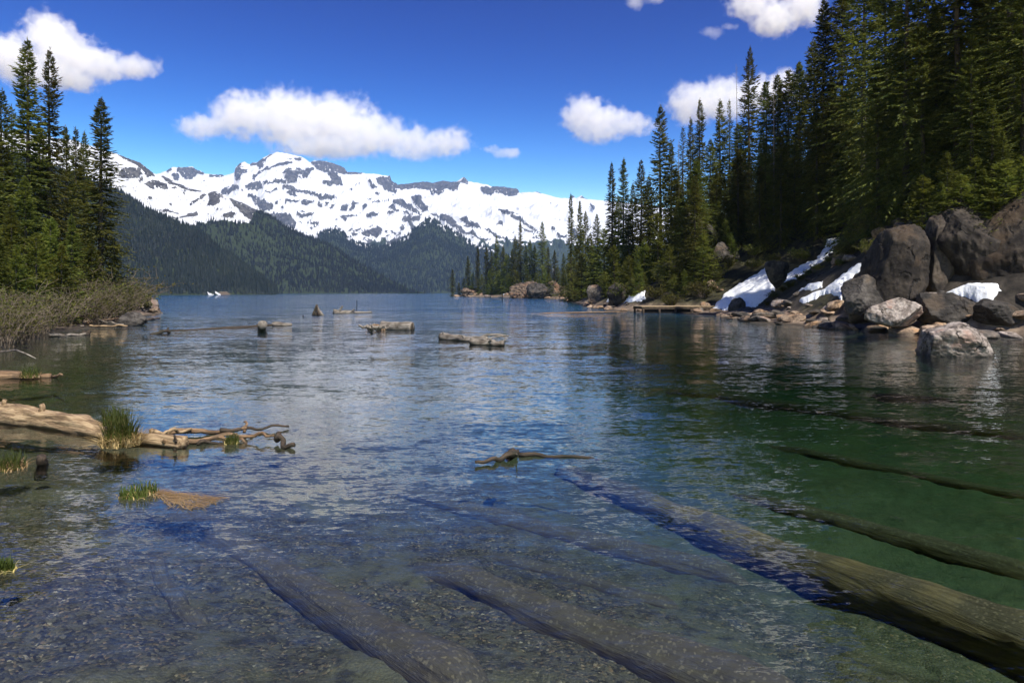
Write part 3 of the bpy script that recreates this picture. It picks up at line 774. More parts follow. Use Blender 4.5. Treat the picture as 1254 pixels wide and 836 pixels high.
# ------------------------------------------------------------------ rocks
def rock_mesh(name, seed, sub, m, facets=16, rough=.10, soft=.016, flat=None):
    r = np.random.default_rng(seed)
    bm = bmesh.new(); bmesh.ops.create_icosphere(bm, subdivisions=sub, radius=1)
    v = np.array([p.co[:] for p in bm.verts]); f = np.array([[w.index for w in p.verts] for p in bm.faces]); bm.free()
    n = r.normal(size=(facets, 3)); n /= np.linalg.norm(n, axis=1)[:, None]
    d = r.uniform(.62, 1., facets)
    dot = v@n.T
    rr = np.where(dot > .12, d[None, :]/np.maximum(dot, .12), 9.)
    rr = -np.log(np.exp(-rr/soft).sum(1)+1e-30)*soft
    rr = np.clip(rr, .4, 1.25)
    p = v*rr[:, None]
    p = p*(1+rough*fbm(p[:, 0]*2.2+seed, p[:, 1]*2.2, p[:, 2]*2.2, 5, seed)[:, None]+rough*.6*fbm(p[:, 0]*6+seed, p[:, 1]*6, p[:, 2]*6, 5, seed+3, ridged=True)[:, None])
    return mesh_np(name, p, f, m, True)

def boulder(px0, px1, py0, py1, Y, seed, m, label, depth=1., tilt=0., name='boulder', facets=16, rough=.085, cat='boulder', group=None, sub=6):
    w = (px1-px0)/F*Y/2; h = (py1-py0)/F*Y/2
    x = ((px0+px1)/2-CX)/F*Y; z = EYE-((py0+py1)/2-HZ)/F*Y
    o = obj(name, rock_mesh(name, seed, sub, m, facets, rough))
    o.scale = (w*1.12, w*depth*1.1, h*1.12); o.rotation_euler = (0, R(tilt), 0)
    o.location = (x, Y+w*depth*.5, z)
    return tag(o, label, cat, group)

boulder(1134,1210,400,450,32,118,M_PALE,'pale pinkish grey rock standing alone in the shallow water at the right',.8,14,facets=9)
boulder(1068,1138,284,386,53,12,M_CLIFF,'huge brown tilted boulder leaning beside the tall slab above the right shore',.9,24)
boulder(1128,1180,276,388,53.5,7,M_CLIFF,'tall upright grey slab of rock right of the tilted boulder',1.1,4,facets=12)
boulder(1166,1230,246,356,52,9,M_CLIFF,'dark cracked rock wall right of the tall slab, above the snow hump',1.2,-4,'rock_face',20,cat='rock face')
boulder(1214,1300,236,376,50,21,M_CLIFF,'dark cliff block cut off by the right edge of the photo',1.2,5,'rock_face',20,cat='rock face')
boulder(1036,1086,340,392,53,14,M_DARKROCK,'dark rounded boulder at the left foot of the tilted boulder',.9,8)
boulder(1072,1132,366,404,49,17,M_PALE,'pale rounded boulder at the water side of the tilted boulder',.8,5)
boulder(1132,1206,356,402,49.5,18,M_DARKROCK,'dark boulder half covered by the snow hump on the right shore',.8,8)
boulder(1205,1262,368,405,47,19,M_DARKROCK,'flat dark boulder right of the snow hump',.9,0)
boulder(940,965,317,350,88,23,M_DARKROCK,'dark pointed rock behind the top of the large snow patch',1.,0)
boulder(828,888,262,350,122,25,M_DARKROCK,'tall grey pointed rock behind the bushy tree on the dock',.6,0)
boulder(805,852,326,380,118,27,M_DARKROCK,'dark boulder behind the left half of the wooden dock',.7,10)
boulder(868,905,300,352,112,28,M_DARKROCK,'dark rock half hidden in trees left of the large snow patch',.7,0)
boulder(743,772,344,380,126,29,M_DARKROCK,'dark boulder between the two small snow wedges left of the dock',.8,0)
boulder(720,740,348,378,145,30,M_ROCK,'grey boulder at the shore left of the small snow wedges',.8,0)
boulder(664,692,346,373,330,31,M_WARMD,'brown rock bluff rising at the landward end of the rocky point',.8,-10,rough=.25)
boulder(688,718,352,376,300,32,M_WARMD,'brown stony slope of the rocky point beside the gully trees',.8,-14,rough=.25)
boulder(628,664,345,372,350,61,M_WARMD,'rust brown ledge in the middle of the rocky point',.8,0,rough=.25)
boulder(566,592,353,368,470,62,M_WARMD,'brown rock heap near the lakeward tip of the rocky point',.8,0,rough=.25)
boulder(648,676,346,368,320,33,M_DARKROCK,'low dark rock by the water below the bluff on the point',.8,0)
boulder(148,184,361,389,100,34,M_PALE,'pale rounded boulder at the tip of the left bank',.9,0,facets=12,rough=.06)
boulder(180,195,376,386,99,35,M_WARM,'small brown rock beside the pale boulder at the left tip',.8,0)
boulder(139,172,381,402,62,37,M_DARKROCK,'low olive grey rock at the water edge of the left bank',1.,0,rough=.06)
boulder(895,912,366,386,92,39,M_DARKROCK,'small dark stone poking out of the large snow patch',.8,0)

STONE = [rock_mesh('stone', 500+i, 4, (M_WARM, M_ROCK, M_WARM, M_PALE, M_WARM, M_ROCK, M_WARM, M_DARKROCK)[i % 8], 13, .08) for i in range(16)]
def stone(x, y, z, s, label, group, flat=.5):
    o = obj('stone', random.choice(STONE)); o.location = (x, y, z)
    o.scale = (s*random.uniform(.8, 1.7), s*random.uniform(.7, 1.2), s*flat*random.uniform(.7, 1.3))
    o.rotation_euler = (random.uniform(-.25, .25), random.uniform(-.25, .25), random.uniform(0, 6.28))
    return tag(o, label, 'stone', group)
def shore_pts(poly, i0, i1, n, dlo, dhi):
    seg = poly[i0:i1+1]; L = np.linalg.norm(np.diff(seg, axis=0), axis=1); cum = np.concatenate([[0], np.cumsum(L)])
    for _ in range(n):
        t = random.random()*cum[-1]; k = min(np.searchsorted(cum, t)-1, len(L)-1); k = max(k, 0)
        p = seg[k]+(seg[k+1]-seg[k])*((t-cum[k])/L[k]); dirv = (seg[k+1]-seg[k])/L[k]
        nrm = np.array([dirv[1], -dirv[0]]); d = random.uniform(dlo, dhi)
        yield p+nrm*d
for x, y in shore_pts(RIGHT, 3, 10, 152, -.9, 4.6):
    px = CX+F*x/y
    zone = ('below the dark cliff' if px > 1130 else 'below the tilted boulder' if px > 1030 else 'below the narrow snow tongue' if px > 960 else 'at the foot of the large snow patch')
    s = random.choice((.35, .45, .55, .7, .85, 1.1))
    stone(x, y, max(hz(x, y), -.1)+s*.12, s, 'flat tan or brown stone in the rubble '+zone, 'rubble stones along the right shore', .45)
for x, y in shore_pts(RIGHT, 10, 15, 36, -.6, 3.5):
    s = random.choice((.4, .5, .7, .9)); px = CX+F*x/y
    stone(x, y, max(hz(x, y), -.1)+s*.15, s, 'brown shore stone among the small snow wedges left of the dock' if y > 104 else 'brown stone at the water beside the dock', 'stones by the dock', .6)
for x, y in shore_pts(RIGHT, 16, 23, 46, -1, 7):
    s = random.uniform(.8, 2.2)
    stone(x, y, max(hz(x, y), -.1)+s*.15, s, 'rust brown stone along the waterline of the rocky point', 'stones of the rocky point', .6)
for x, y in shore_pts(LEFT, 3, 9, 26, -1.2, -.1):
    pass
for x, y in shore_pts(LEFT, 5, 9, 14, -.3, 1.5):
    s = random.uniform(.15, .4); stone(x, y, max(hz(x, y), -.05)+s*.1, s, 'small stone at the water edge of the left bank', 'stones of the left bank', .5)

SNOWLOW = ([868, 900, 945, 960, 1000, 1035, 1075], [379, 379, 362, 372, 371, 374, 340])
k_ = 0; tries = 0
while k_ < 46 and tries < 4000:
    tries += 1
    Y = random.uniform(52, 110); px = random.uniform(850, 1120); x = (px-CX)/F*Y
    d = float(sdist(RIGHT, np.array([x]), np.array([Y]))[0])
    if not (3.5 < d < 15): continue
    zz = hz(x, Y); py = HZ-F*(zz-EYE)/Y
    polys_ = ([(872,378),(886,362),(906,347),(925,337),(939,327),(946,341),(957,348),(944,360),(936,368),(925,376)], [(950,347),(985,322),(1013,294),(1031,293),(1011,318),(974,342)], [(977,369),(1010,354),(1050,324),(1068,317),(1044,340),(1031,372),(1026,362),(984,372)])
    s = random.uniform(.35, 1.0)
    if any(float(sdist(np.array(p_, float), np.array([px]), np.array([py-s*5]))[0]) > -s*F/Y*1.1-3 for p_ in polys_): continue
    where = 'above the large snow patch' if px < 940 else 'between the snow strips' if px < 1060 else 'beside the tilted boulder'
    stone(x, Y, zz+s*.15, s, 'brown rock lying on the dark bank '+where, 'rocks on the right bank', .75); k_ += 1
# ------------------------------------------------------------------ snow patches lying on the slope
def snow(poly, label, thick=.45, y0=34., step=1.1):
    p = np.array(poly, float); lo, hi = p.min(0), p.max(0)
    # sample the outline region on the slope, keep what the outline covers
    us = np.arange(lo[0]-step, hi[0]+step*1.5, step); vs = np.arange(lo[1]-step, hi[1]+step*1.5, step)
    Uu, Vv = np.meshgrid(us, vs)
    d = sdist(p, Uu+2.2*fbm(Uu*.22, Vv*.35, octv=3, seed=1), Vv+1.6*fbm(Uu*.22, Vv*.35, octv=3, seed=2))
    Y = np.full(Uu.shape, np.nan); nb = d > -2.2*step
    Y[nb] = raycast(Uu[nb], Vv[nb], y0)
    ok = ~np.isnan(Y)
    Y = np.where(ok, Y, 100.)
    X = (Uu-CX)/F*Y; Z = EYE-(Vv-HZ)/F*Y
    mpp = Y/F
    T = thick*np.sqrt(np.clip(d*mpp/1.2, 0, 1))
    Zt = np.where(d > 0, Z+T+.06*fbm(X*.7, Y*.7, octv=3, seed=44), Z-.25)
    n, mc = Uu.shape
    i = np.arange(n-1)[:, None]*mc; j = np.arange(mc-1)[None, :]
    q = np.stack([i+j, i+mc+j, i+mc+j+1, i+j+1], -1).reshape(-1, 4)
    g = ok & (d > -step*1.6)
    q = q[g.ravel()[q].all(1)]
    # drop stretched cells where the sight line jumps to a farther slope
    yy = Y.ravel()[q]; q = q[(yy.max(1)-yy.min(1)) < 14]
    top = np.stack([X, Y, Zt], -1).reshape(-1, 3)
    bot = np.stack([X, Y, np.minimum(Zt, Z)-.35], -1).reshape(-1, 3)
    nn = len(top)
    e = {}
    for a in q:
        for k in range(4):
            u, v = a[k], a[(k+1) % 4]
            if (v, u) in e: del e[(v, u)]
            else: e[(u, v)] = 1
    side = np.array([(v, u, u+nn, v+nn) for u, v in e]) if e else np.zeros((0, 4), int)
    allv = np.concatenate([top, bot]); fa = np.concatenate([q, q[:, ::-1]+nn, side])
    used = np.unique(fa); mp = np.full(len(allv), -1); mp[used] = np.arange(len(used))
    o = obj('snow_patch', mesh_np('snow_patch', allv[used], mp[fa], M_SNOW, True))
    return tag(o, label, 'snow patch', 'snow patches along the right shore')
snow([(872,378),(886,362),(906,347),(925,337),(939,327),(946,341),(945,346),(957,348),(944,360),(936,368),(925,376),(906,377),(899,365),(897,378),(886,379)],
     'largest snow patch, sloping to the water right of the dock', .7)
snow([(950,347),(962,338),(985,322),(1000,318),(1009,304),(1013,294),(1027,292),(1031,293),(1022,306),(1011,318),(992,330),(974,342),(962,347)], 'long narrow snow strip climbing diagonally above the large patch', .6)
snow([(977,369),(988,362),(1010,354),(1030,338),(1050,324),(1068,317),(1066,324),(1044,340),(1034,352),(1031,372),(1026,362),(1010,358),(994,368),(984,372)], 'snow tongue curving down beside the dark rounded boulder', .7)
snow([(977,357),(990,348),(1008,345),(1006,351),(994,356)], 'small snow scrap between the long strip and the curving tongue', .5)
snow([(1124,382),(1140,370),(1165,357),(1185,350),(1222,350),(1226,356),(1212,374),(1196,372),(1180,362),(1160,366),(1140,378),(1132,386)], 'rounded snow hump below the dark rock wall at the right', .9, 40.)
snow([(1212,388),(1236,377),(1238,387)], 'little snow remnant at the foot of the right cliff', .5, 40.)
snow([(765,347),(780,336),(781,341),(772,350)], 'small upper snow wedge left of the dock under the trees', .5)
snow([(764,371),(772,356),(773,364),(791,355),(790,366),(780,370)], 'forked snow wedge at the shore left of the dock', .7)
snow([(742,369),(748,360),(753,361),(752,368)], 'tiny snow triangle left of the forked wedge', .6)
snow([(727,367),(731,361),(734,362),(734,368)], 'tiniest snow triangle near the stones, farthest from the dock', .6)
snow([(650,363),(658,359),(662,357.5),(660,361),(655,364)], 'flat white snow scrap on the rocky point at the waterline', 1.2, 200)
snow([(613,361),(617,355),(621,356),(621,361)], 'small white snow lump under the trees of the rocky point', 1.5, 200)

# ------------------------------------------------------------------ logs
def arc(p0, p1, n=24, bend=0., seed=0, wob=.0):
    p0 = np.array(p0, float); p1 = np.array(p1, float); t = np.linspace(0, 1, n)[:, None]
    d = p1-p0; L = np.linalg.norm(d); side = np.cross(d/L, [0, 0, 1.])
    p = p0+d*t+side*bend*np.sin(np.pi*t)
    if wob:
        p = p+wob*np.stack([vnoise(t[:, 0]*5, 0*t[:, 0]+k, seed=seed+k) for k in range(3)], -1)
    return p

def log_part(name, pts, rad, m, parent, seg=20, seed=0, rough=.14, ridges=9, rf=1.5):
    """mesh whose local X runs along the log so that the grain follows it"""
    pts = np.asarray(pts, float)
    mb = MB(); mb.tube(pts, rad, seg, seed, rough, rf, ridges)
    me = mb.mesh(name, m)
    d = Vector(pts[-1]-pts[0]).normalized()
    rot = d.to_track_quat('X', 'Z').to_matrix().to_4x4()
    mtx = Matrix.Translation(Vector(pts[0])) @ rot
    me.transform(mtx.inverted())
    o = bpy.data.objects.new(name, me); C.objects.link(o)
    if parent:
        o.parent = parent; o.matrix_parent_inverse = Matrix.Identity(4)
        o.matrix_basis = Matrix.Translation(-Vector(parent.location)) @ mtx
    else: o.matrix_basis = mtx
    return o

def log_thing(name, label, p0, p1, r0, r1, m, seed, bend=0., wob=.05, stubs=(), cat='log', group=None, n=40, seg=22, rough=.14, profile=None):
    base = np.array(p0, float)
    pts = arc(p0, p1, n, bend, seed, wob)
    rad = np.linspace(r0, r1, n)
    if profile is not None: rad = rad*np.interp(np.linspace(0, 1, n), *np.array(profile).T)
    if not stubs:
        o = log_part(name, pts, rad, m, None, seg, seed, rough); return tag(o, label, cat, group)
    t = thing(name, label, cat, tuple(base), 0, group)
    log_part('log_stem', pts, rad, m, t, seg, seed, rough)
    for (f, dv, ln, rr) in stubs:
        q = pts[int(f*(n-1))]; dv = np.array(dv, float); dv /= np.linalg.norm(dv)
        log_part('branch_stub', arc(q, q+dv*ln, 8, 0, seed+int(f*99), .06*ln), np.linspace(rr, rr*.55, 8), m, t, 9, seed, .1, 0)
    return t

# big log on the left
log_thing('fallen_log', 'big tan bark log lying in the shallows at the left edge', gp(-60,497,.12), gp(222,546,.04), .34, .13, M_LOG, 5, .0, .05,
    stubs=((.30, (.2,-.3,1), .42, .085), (.47, (.1,-.2,1), .40, .09), (.80, (.5,-.8,.3), .45, .06), (.95, (.2,-.9,.25), .35, .05), (.9, (.6,.5,.4), .35, .05)), n=130, seg=40, rough=.34)
t = thing('root_branch', 'tangled bare branches floating off the end of the big left log', 'branch', tuple(gp(230,540,0)))
for a, b, r0, r1, sd, mm in ((gp(196,532,.06), gp(300,526,.10), .10, .05, 1, M_BROWNLOG), (gp(205,544,.03), gp(290,533,.08), .09, .06, 2, M_BROWNLOG), (gp(270,530,.10), gp(352,522,.05), .07, .03, 3, M_DARKLOG),
    (gp(285,534,.10), gp(340,531,.16), .06, .04, 4, M_BROWNLOG), (gp(338,531,.16), gp(357,548,.02), .08, .07, 5, M_DARKLOG), (gp(240,543,.02), gp(275,541,.03), .06, .03, 6, M_DARKLOG), (gp(296,528,.08), gp(297,517,.22), .05, .03, 7, M_BROWNLOG),
    (gp(180,530,.2), gp(232,526,.15), .08, .04, 8, M_LOG), (gp(262,536,.06), gp(315,540,.02), .05, .03, 9, M_BROWNLOG), (gp(215,552,-.05), gp(214,536,.22), .05, .03, 10, M_DARKLOG)):
    log_part('limb', arc(a, b, 14, random.uniform(-.08, .08), sd, .06), np.linspace(r0, r1, 14)*.68, mm, t, 9, sd, .3, 0)

log_thing('stump', 'short dark post stub poking out of the water left of the grass tuft', gp(49,586,-.3), gp(47,568,.05)+np.array([0,.1,.14]), .10, .065, M_DARKLOG, 9, wob=.03, cat='stump', n=10, seg=12)
log_thing('mud_bar_log', 'flat tan half sunk log in the shallows at the far left', gp(-30,462,.02), gp(60,463,-.02), .30, .12, M_BROWNLOG, 14, .1, .05, n=30)
log_thing('driftwood', 'short grey stick pointing up from the shallows beside the flat tan log', gp(62,462,-.05), gp(77,458,.20), .07, .035, M_BROWNLOG, 15, wob=.03, cat='driftwood', n=10, seg=10)
t = thing('bare_branch', 'pale bent bare branch reaching over the water at the left edge', 'branch', tuple(at(-10,434,31)))
log_part('limb', [at(-20,440,29), at(0,431,30), at(20,428.5,31)], [.05,.045,.04], M_GREYLOG, t, 7)
log_part('limb', [at(20,428.5,31), at(32,433,30.5), at(44,439,30)], [.04,.03,.02], M_GREYLOG, t, 7)

# floating wood in mid lake
t = thing('driftwood_pile', 'grey cut log with a curled root mass floating in mid lake', 'driftwood', tuple(gp(475,402,0)))
log_part('log_stem', arc(gp(468,400,.22), gp(504,401,.22)+np.array([0,.3,0]), 20, 0, 3, .03), np.linspace(.44,.40,20), M_GREYLOG, t, 18, 3, .08)
log_part('log_end', arc(gp(503.6,401,.22)+np.array([0,.3,0]), gp(505,401,.22)+np.array([0,.3,0]), 4), [.36,.36,.36,.33], M_DARKLOG, t, 16, 4, .1)
for k in range(15):
    a = gp(random.uniform(449,470), 401, random.uniform(.05,.5)); th = random.uniform(0, 6.28)
    b = a+np.array([math.cos(th)*.75, random.uniform(-.3,.3), math.sin(th)*.5])
    b[2] = max(b[2], -.1)
    log_part('root', arc(a, b, 8, random.uniform(-.3,.3), k, .15), np.linspace(.15,.05,8), M_GREYLOG if k % 3 else M_BROWNLOG, t, 8, k, .2, 0)
log_thing('driftwood_pile', 'pale log raft piece with brown branches, nearest of the floating wood in mid lake', gp(541,413,.12), gp(596,417,.10), .26, .20, M_GREYLOG, 21, .05, .06,
    stubs=tuple((f, (random.uniform(-.5,1), random.uniform(-.4,.4), .35), random.uniform(.3,.5), .06) for f in (.05,.14,.3,.6)) + ((.35, (1,.25,.04), 3.2, .10), (.55, (1,.1,.06), 2.6, .07)), cat='driftwood', n=30)
log_thing('driftwood', 'short split log floating against the right end of the pale raft', gp(577,419,.12), gp(617,421,.10), .20, .16, M_GREYLOG, 22, .05, .05, stubs=((.5,(.4,-.5,.3),.5,.08),(.9,(.8,.2,.5),.5,.06)), cat='driftwood', n=24)
t = thing('root_stump', 'small pointed root stump standing in the lake far out', 'stump', tuple(gp(388,386,0)))
for dx, z, r_ in ((-.6,.1,.2), (-.2,.4,.25), (.7,.15,.22), (.3,.3,.3)):
    a = gp(389,386,0); log_part('root', arc(a+np.array([dx,0,-.2]), a+np.array([dx*.1-.15,0,1.5-abs(dx)*.5]), 8, 0, 3, .15), np.linspace(r_,r_*.35,8), M_GREYLOG if dx > .5 else M_DARKLOG, t, 9, 4, .2, 0)
log_thing('driftwood', 'low grey log floating far out behind a thin upright pole', gp(408,383,.10), gp(456,383,.0), .38, .12, M_GREYLOG, 24, .2, .12, stubs=((.15,(.3,0,.5),1.2,.2),(.4,(.5,0,.3),1.,.16),(.95,(.2,0,1),.7,.05)), cat='driftwood', n=24)
log_thing('pole', 'thin dark pole standing upright in the lake beside the low log', gp(437,384,-.6), at(437,367.5,96), .06, .05, M_DARKLOG, 25, wob=.0, cat='pole', n=6, seg=8)
log_thing('pole', 'thin dark stake standing in the water before the rocky point', gp(615,370,-.6), at(615,362,209), .16, .14, M_DARKLOG, 26, wob=.0, cat='pole', n=6, seg=8)
log_thing('stump', 'small pale log end sticking out of the water at mid left', gp(319.5,398,-.3), gp(319.5,398,.62)+np.array([0,.3,0]), .33, .33, M_GREYLOG, 27, wob=.02, cat='stump', n=8, seg=14)
log_thing('driftwood', 'short bleached log floating right of the small pale log end', gp(333,397,.16), gp(357,398,.06), .24, .16, M_GREYLOG, 28, .05, .04, cat='driftwood', n=16, profile=[(0,.6),(.2,1),(1,.8)])
log_thing('sunken_log', 'long dark waterlogged trunk just under the surface at mid left', gp(196,408,-.10), gp(356,398,-.06), .20, .17, M_DARKLOG, 29, .4, .06, n=40)
log_thing('driftwood', 'dark brown snag lying in the water at the left end of the waterlogged trunk', gp(186,409,.02), gp(208,406,.12), .14, .10, M_DARKLOG, 30, .1, .1, stubs=((.9,(.2,0,1),.3,.08),), cat='driftwood', n=14)
log_thing('driftwood', 'thin brown log floating low before the rocky point', gp(650,384,.0), gp(768,382,.02), .12, .09, M_BROWNLOG, 31, .6, .08, cat='driftwood', n=40, seg=10)
t = thing('driftwood', 'small dark crooked branch with a raised knob in the open water', 'driftwood', tuple(gp(610,562,0)))
log_part('limb', arc(gp(583,569,.02), gp(630,556,.06), 16, .03, 3, .05), np.linspace(.025,.06,16), M_DARKLOG, t, 10, 3, .25, 0)
log_part('knob', arc(gp(620,560,.0), gp(634,553,.02), 8, 0, 5, .02), [.03,.07,.085,.09,.09,.08,.06,.03], M_DARKLOG, t, 12, 5, .25, 0)
log_part('twig', arc(gp(632,556,.05), gp(633,556,.17), 5), np.linspace(.018,.01,5), M_GREYLOG, t, 7, 5)
log_part('limb', arc(gp(634,556,.03), gp(735,563,-.03), 16, -.05, 7, .03), np.linspace(.045,.02,16), M_DARKLOG, t, 9, 6, .2, 0)
log_thing('twig', 'little twig tip showing above the water far out below the stump', gp(370,388,-.2), gp(372,386.5,.2), .06, .05, M_DARKLOG, 33, cat='twig', n=5, seg=7)

# wood washed up on the left bank
for (a, b, r_, m, lab) in ((gp(92,390,.5), gp(112,392,.3), .18, M_GREYLOG, 'pale weathered log washed up under the left bank shrubs'), (gp(108,395,.3), gp(165,388,.35), .13, M_BROWNLOG, 'long brown driftwood pole along the left bank'),
    (gp(110,399,.1), gp(155,399,.1), .10, M_LOG, 'thin tan log lying at the waterline of the left bank'), (gp(148,386,.5), gp(168,387,.3), .14, M_GREYLOG, 'short pale log beside the pale boulder'),
    (gp(168,393,.1), gp(194,390,.05), .16, M_DARKLOG, 'dark wet log projecting from the left bank into the lake'), (gp(60,410,.15), gp(104,409,.08), .12, M_GREYLOG, 'grey log half in water below the left shrubs'), (gp(100,409,.05), gp(111,408,.1), .17, M_DARKLOG, 'dark log butt at the end of the grey log'),
    (gp(120,392,.45), gp(150,397,.2), .09, M_GREYLOG, 'thin grey branch crossing the brown pole on the left bank')):
    log_thing('driftwood', lab, a, b, r_, r_*.75, m, int(a[0]*10) % 97, .1, .08, cat='driftwood', n=20, seg=12, group='driftwood on the left bank')

# logs lying on the lake bed
def sunk(px0, py0, px1, py1, r0, r1, emb, seed, label, bend=.1, m=None):
    def rest(px, py):
        z = -.7
        for _ in range(6): q = gp(px, py, z); z = max(hz(q[0], q[1]), -2.5)
        return gp(px, py, z)
    a = rest(px0, py0); b = rest(px1, py1)
    pts = arc(a, b, 90, bend, seed, .05)
    tt = np.linspace(0, 1, 90)
    rad = np.linspace(r0, r1, 90)*(1-.5*np.clip((tt-.92)/.08, 0, 1))*(1+.12*fbm(tt*7, tt*0+seed, octv=3, seed=seed))
    bed = H(pts[:, 0], pts[:, 1])
    ln = np.polyfit(tt, bed, 3); pts[:, 2] = np.polyval(ln, tt)+emb*rad
    pts[:, 2] -= .30*np.clip((tt-.9)/.1, 0, 1)**1.5+.18*np.clip((.2-tt)/.2, 0, 1)**1.5
    pts[:, 2] = np.minimum(pts[:, 2], -rad-.03)
    o = log_part('sunken_log', pts, rad, m or M_SILT, None, 34, seed, .16, 0, 1.6)
    return tag(o, label, 'sunken log', 'logs lying on the lake bed')
sunk(690,580,1400,890,.20,.36,1.0,41,'long sunken trunk reaching the lower right corner', .15, M_SUNK)
sunk(510,690,1010,900,.20,.34,.1,42,'thick silted trunk sunk at the bottom centre', .05)
sunk(215,625,600,870,.18,.30,.1,43,'silted trunk sunk left of bottom centre, beside a dark hollow', -.1)
sunk(450,590,930,716,.16,.20,.25,44,'sunken trunk above the silted centre one, fading into blue water', .1)
sunk(575,672,840,748,.12,.14,-.1,45,'slim sunken trunk between two thicker ones near the centre', .03)
sunk(190,675,250,765,.09,.11,.0,46,'short sunken branch near the lower left')
sunk(900,605,1300,720,.20,.22,.2,47,'dark sunken trunk in the green water at right', .1)
sunk(820,482,1300,548,.26,.24,.6,48,'far dark trunk under green water before the lone rock', .1)
sunk(940,545,1300,618,.15,.15,.2,49,'thin trunk under green water between the two darker ones', .05)

# ------------------------------------------------------------------ grass tufts
def blades(n, h, spread, seed, w=.012, lean=.5, lying=0.):
    r = np.random.default_rng(seed)
    a = r.random(n)*6.28; rad = spread*np.sqrt(r.random(n))
    p = np.stack([rad*np.cos(a), rad*np.sin(a), np.zeros(n)], -1)
    da = r.random(n)*6.28; ln = h*(.5+.6*r.random(n)); le = lean*(.3+r.random(n))
    dirv = np.stack([np.cos(da), np.sin(da)], -1)
    V = []; ts = (0, .4, .75, 1.)
    for t_ in ts:
        hor = le*ln*t_**1.8+lying*ln*t_; zz = ln*t_*(1-.35*le*t_)*(1-lying*.9)
        c = p+np.stack([dirv[:, 0]*hor, dirv[:, 1]*hor, zz], -1)
        side = np.stack([-dirv[:, 1], dirv[:, 0], 0*da], -1)*(w*(1-t_*.92))*(.6+.8*r.random(n))[:, None]
        V += [c-side, c+side]
    V = np.stack(V, 1).reshape(-1, 3); b = np.arange(n)*8
    f = np.concatenate([np.stack([b+2*k, b+2*k+1, b+2*k+3, b+2*k+2], -1) for k in range(3)])
    return V, f
def tuft(loc, label, h, spread, n, seed, straw=0, sspread=None):
    t = thing('grass_tuft', label, 'grass tuft', tuple(loc), 0, 'grass tufts in the shallows')
    v, f = blades(n, h, spread, seed); obj('grass_blades', mesh_np('grass_blades', v, f, M_GRASS), t)
    if straw:
        v, f = blades(straw, h*.55, sspread or spread*1.2, seed+1, .010, 1.4); obj('dead_grass', mesh_np('dead_grass', v, f, M_STRAW), t)
    return t
tuft(gp(148,545,.02), 'tall green grass tuft with straw base growing on the big left log', .78, .27, 300, 1, 520, .36)
tuft(gp(140,520,.30), 'upper grass tuft sprouting behind the tall one on the left log', .45, .22, 160, 11, 60)
tuft(gp(284,543,.0), 'small grass tuft among the tangled branches', .26, .12, 90, 2, 20)
tuft(gp(170,606,.0), 'short grass tuft attached to the floating straw mat', .20, .26, 170, 3, 60)
tuft(gp(12,574,.0), 'grass tuft with straw at the left edge near the dark stub', .34, .22, 160, 4, 200)
tuft(gp(4,700,.0), 'lowest grass tuft at the left edge of the shallows', .18, .10, 130, 5, 40)
tuft(gp(37,462,.05), 'small grass tuft on the flat tan log at far left', .5, .3, 130, 6, 120)
def straw_mat():
    r = np.random.default_rng(5); n = 620
    a, b = gp(182,600,.01), gp(250,616,.01)
    t = r.random(n)**.8; p = a+(b-a)*t[:, None]
    d = (b-a)/np.linalg.norm(b-a); sd = np.array([-d[1], d[0], 0])
    p = p+sd*((r.random(n)-.5)*(.05+.55*t))[:, None]; p[:, :2] += r.normal(size=(n, 2))*.035; p[:, 2] = .004+.03*r.random(n)
    ang = r.normal(size=n)*.45; dv = d*np.cos(ang)[:, None]+sd*np.sin(ang)[:, None]
    ln = .1+.22*r.random(n)
    v, f = kites(p, dv*ln[:, None], np.full(n, .0055), np.tile([0, 0, 1.], (n, 1)))
    o = obj('straw_mat', mesh_np('straw_mat', v, f, M_STRAW)); tag(o, 'fan shaped mat of golden straw drifting on the water at left', 'straw')
straw_mat()

# ------------------------------------------------------------------ shrubs
def shrub_meshes(seed, h, w, nst, nleaf, leafm, ls=.07):
    r = np.random.default_rng(seed); mb = MB(); P = []
    for k in range(nst):
        a = r.random()*6.28; le = (.25+.9*r.random()); L = h*(.6+.55*r.random())
        b0 = np.array([math.cos(a)*w*.3*r.random(), math.sin(a)*w*.3*r.random(), -.1])
        t_ = np.linspace(0, 1, 6)[:, None]
        dirh = np.array([math.cos(a), math.sin(a), 0])
        p = b0+dirh*(w*le*t_**1.4)+np.array([0, 0, 1.])*(L*(t_-.22*le*t_**2))+r.normal(size=(6, 3))*.04*h*t_
        mb.tube(p, np.linspace(.022, .006, 6)*h/2, 3)
        for _ in range(4):
            i = r.integers(2, 6); q = p[i]; dv = r.normal(size=3)*.35*h*.6; dv[2] = abs(dv[2])*.7
            pp = np.stack([q, q+dv*.5+r.normal(size=3)*.03, q+dv]); mb.tube(pp, [.010*h/2, .007*h/2, .004*h/2], 3)
            P += [q+dv*s_ for s_ in (.3, .55, .8, 1.)]
        P += [p[-1], p[-2], p[3]]
    P = np.array(P); idx = r.integers(0, len(P), nleaf)
    p = P[idx]+r.normal(size=(nleaf, 3))*.09*h*.6
    d = r.normal(size=(nleaf, 3)); d /= np.linalg.norm(d, axis=1)[:, None]; ln = ls*(.6+.8*r.random(nleaf))
    v, f = kites(p, d*ln[:, None], ln*.3, r.normal(size=(nleaf, 3)))
    return mb.mesh('stems', M_TWIG, False), mesh_np('leaves', v, f, leafm)
SHRUB = [shrub_meshes(60+k, 2.2, 1.7, 34, 800, M_LEAF, .11) for k in range(4)]
BUSH = [shrub_meshes(80+k, 1.6, 1.3, 30, 1500, M_MOSS, .17) for k in range(3)]
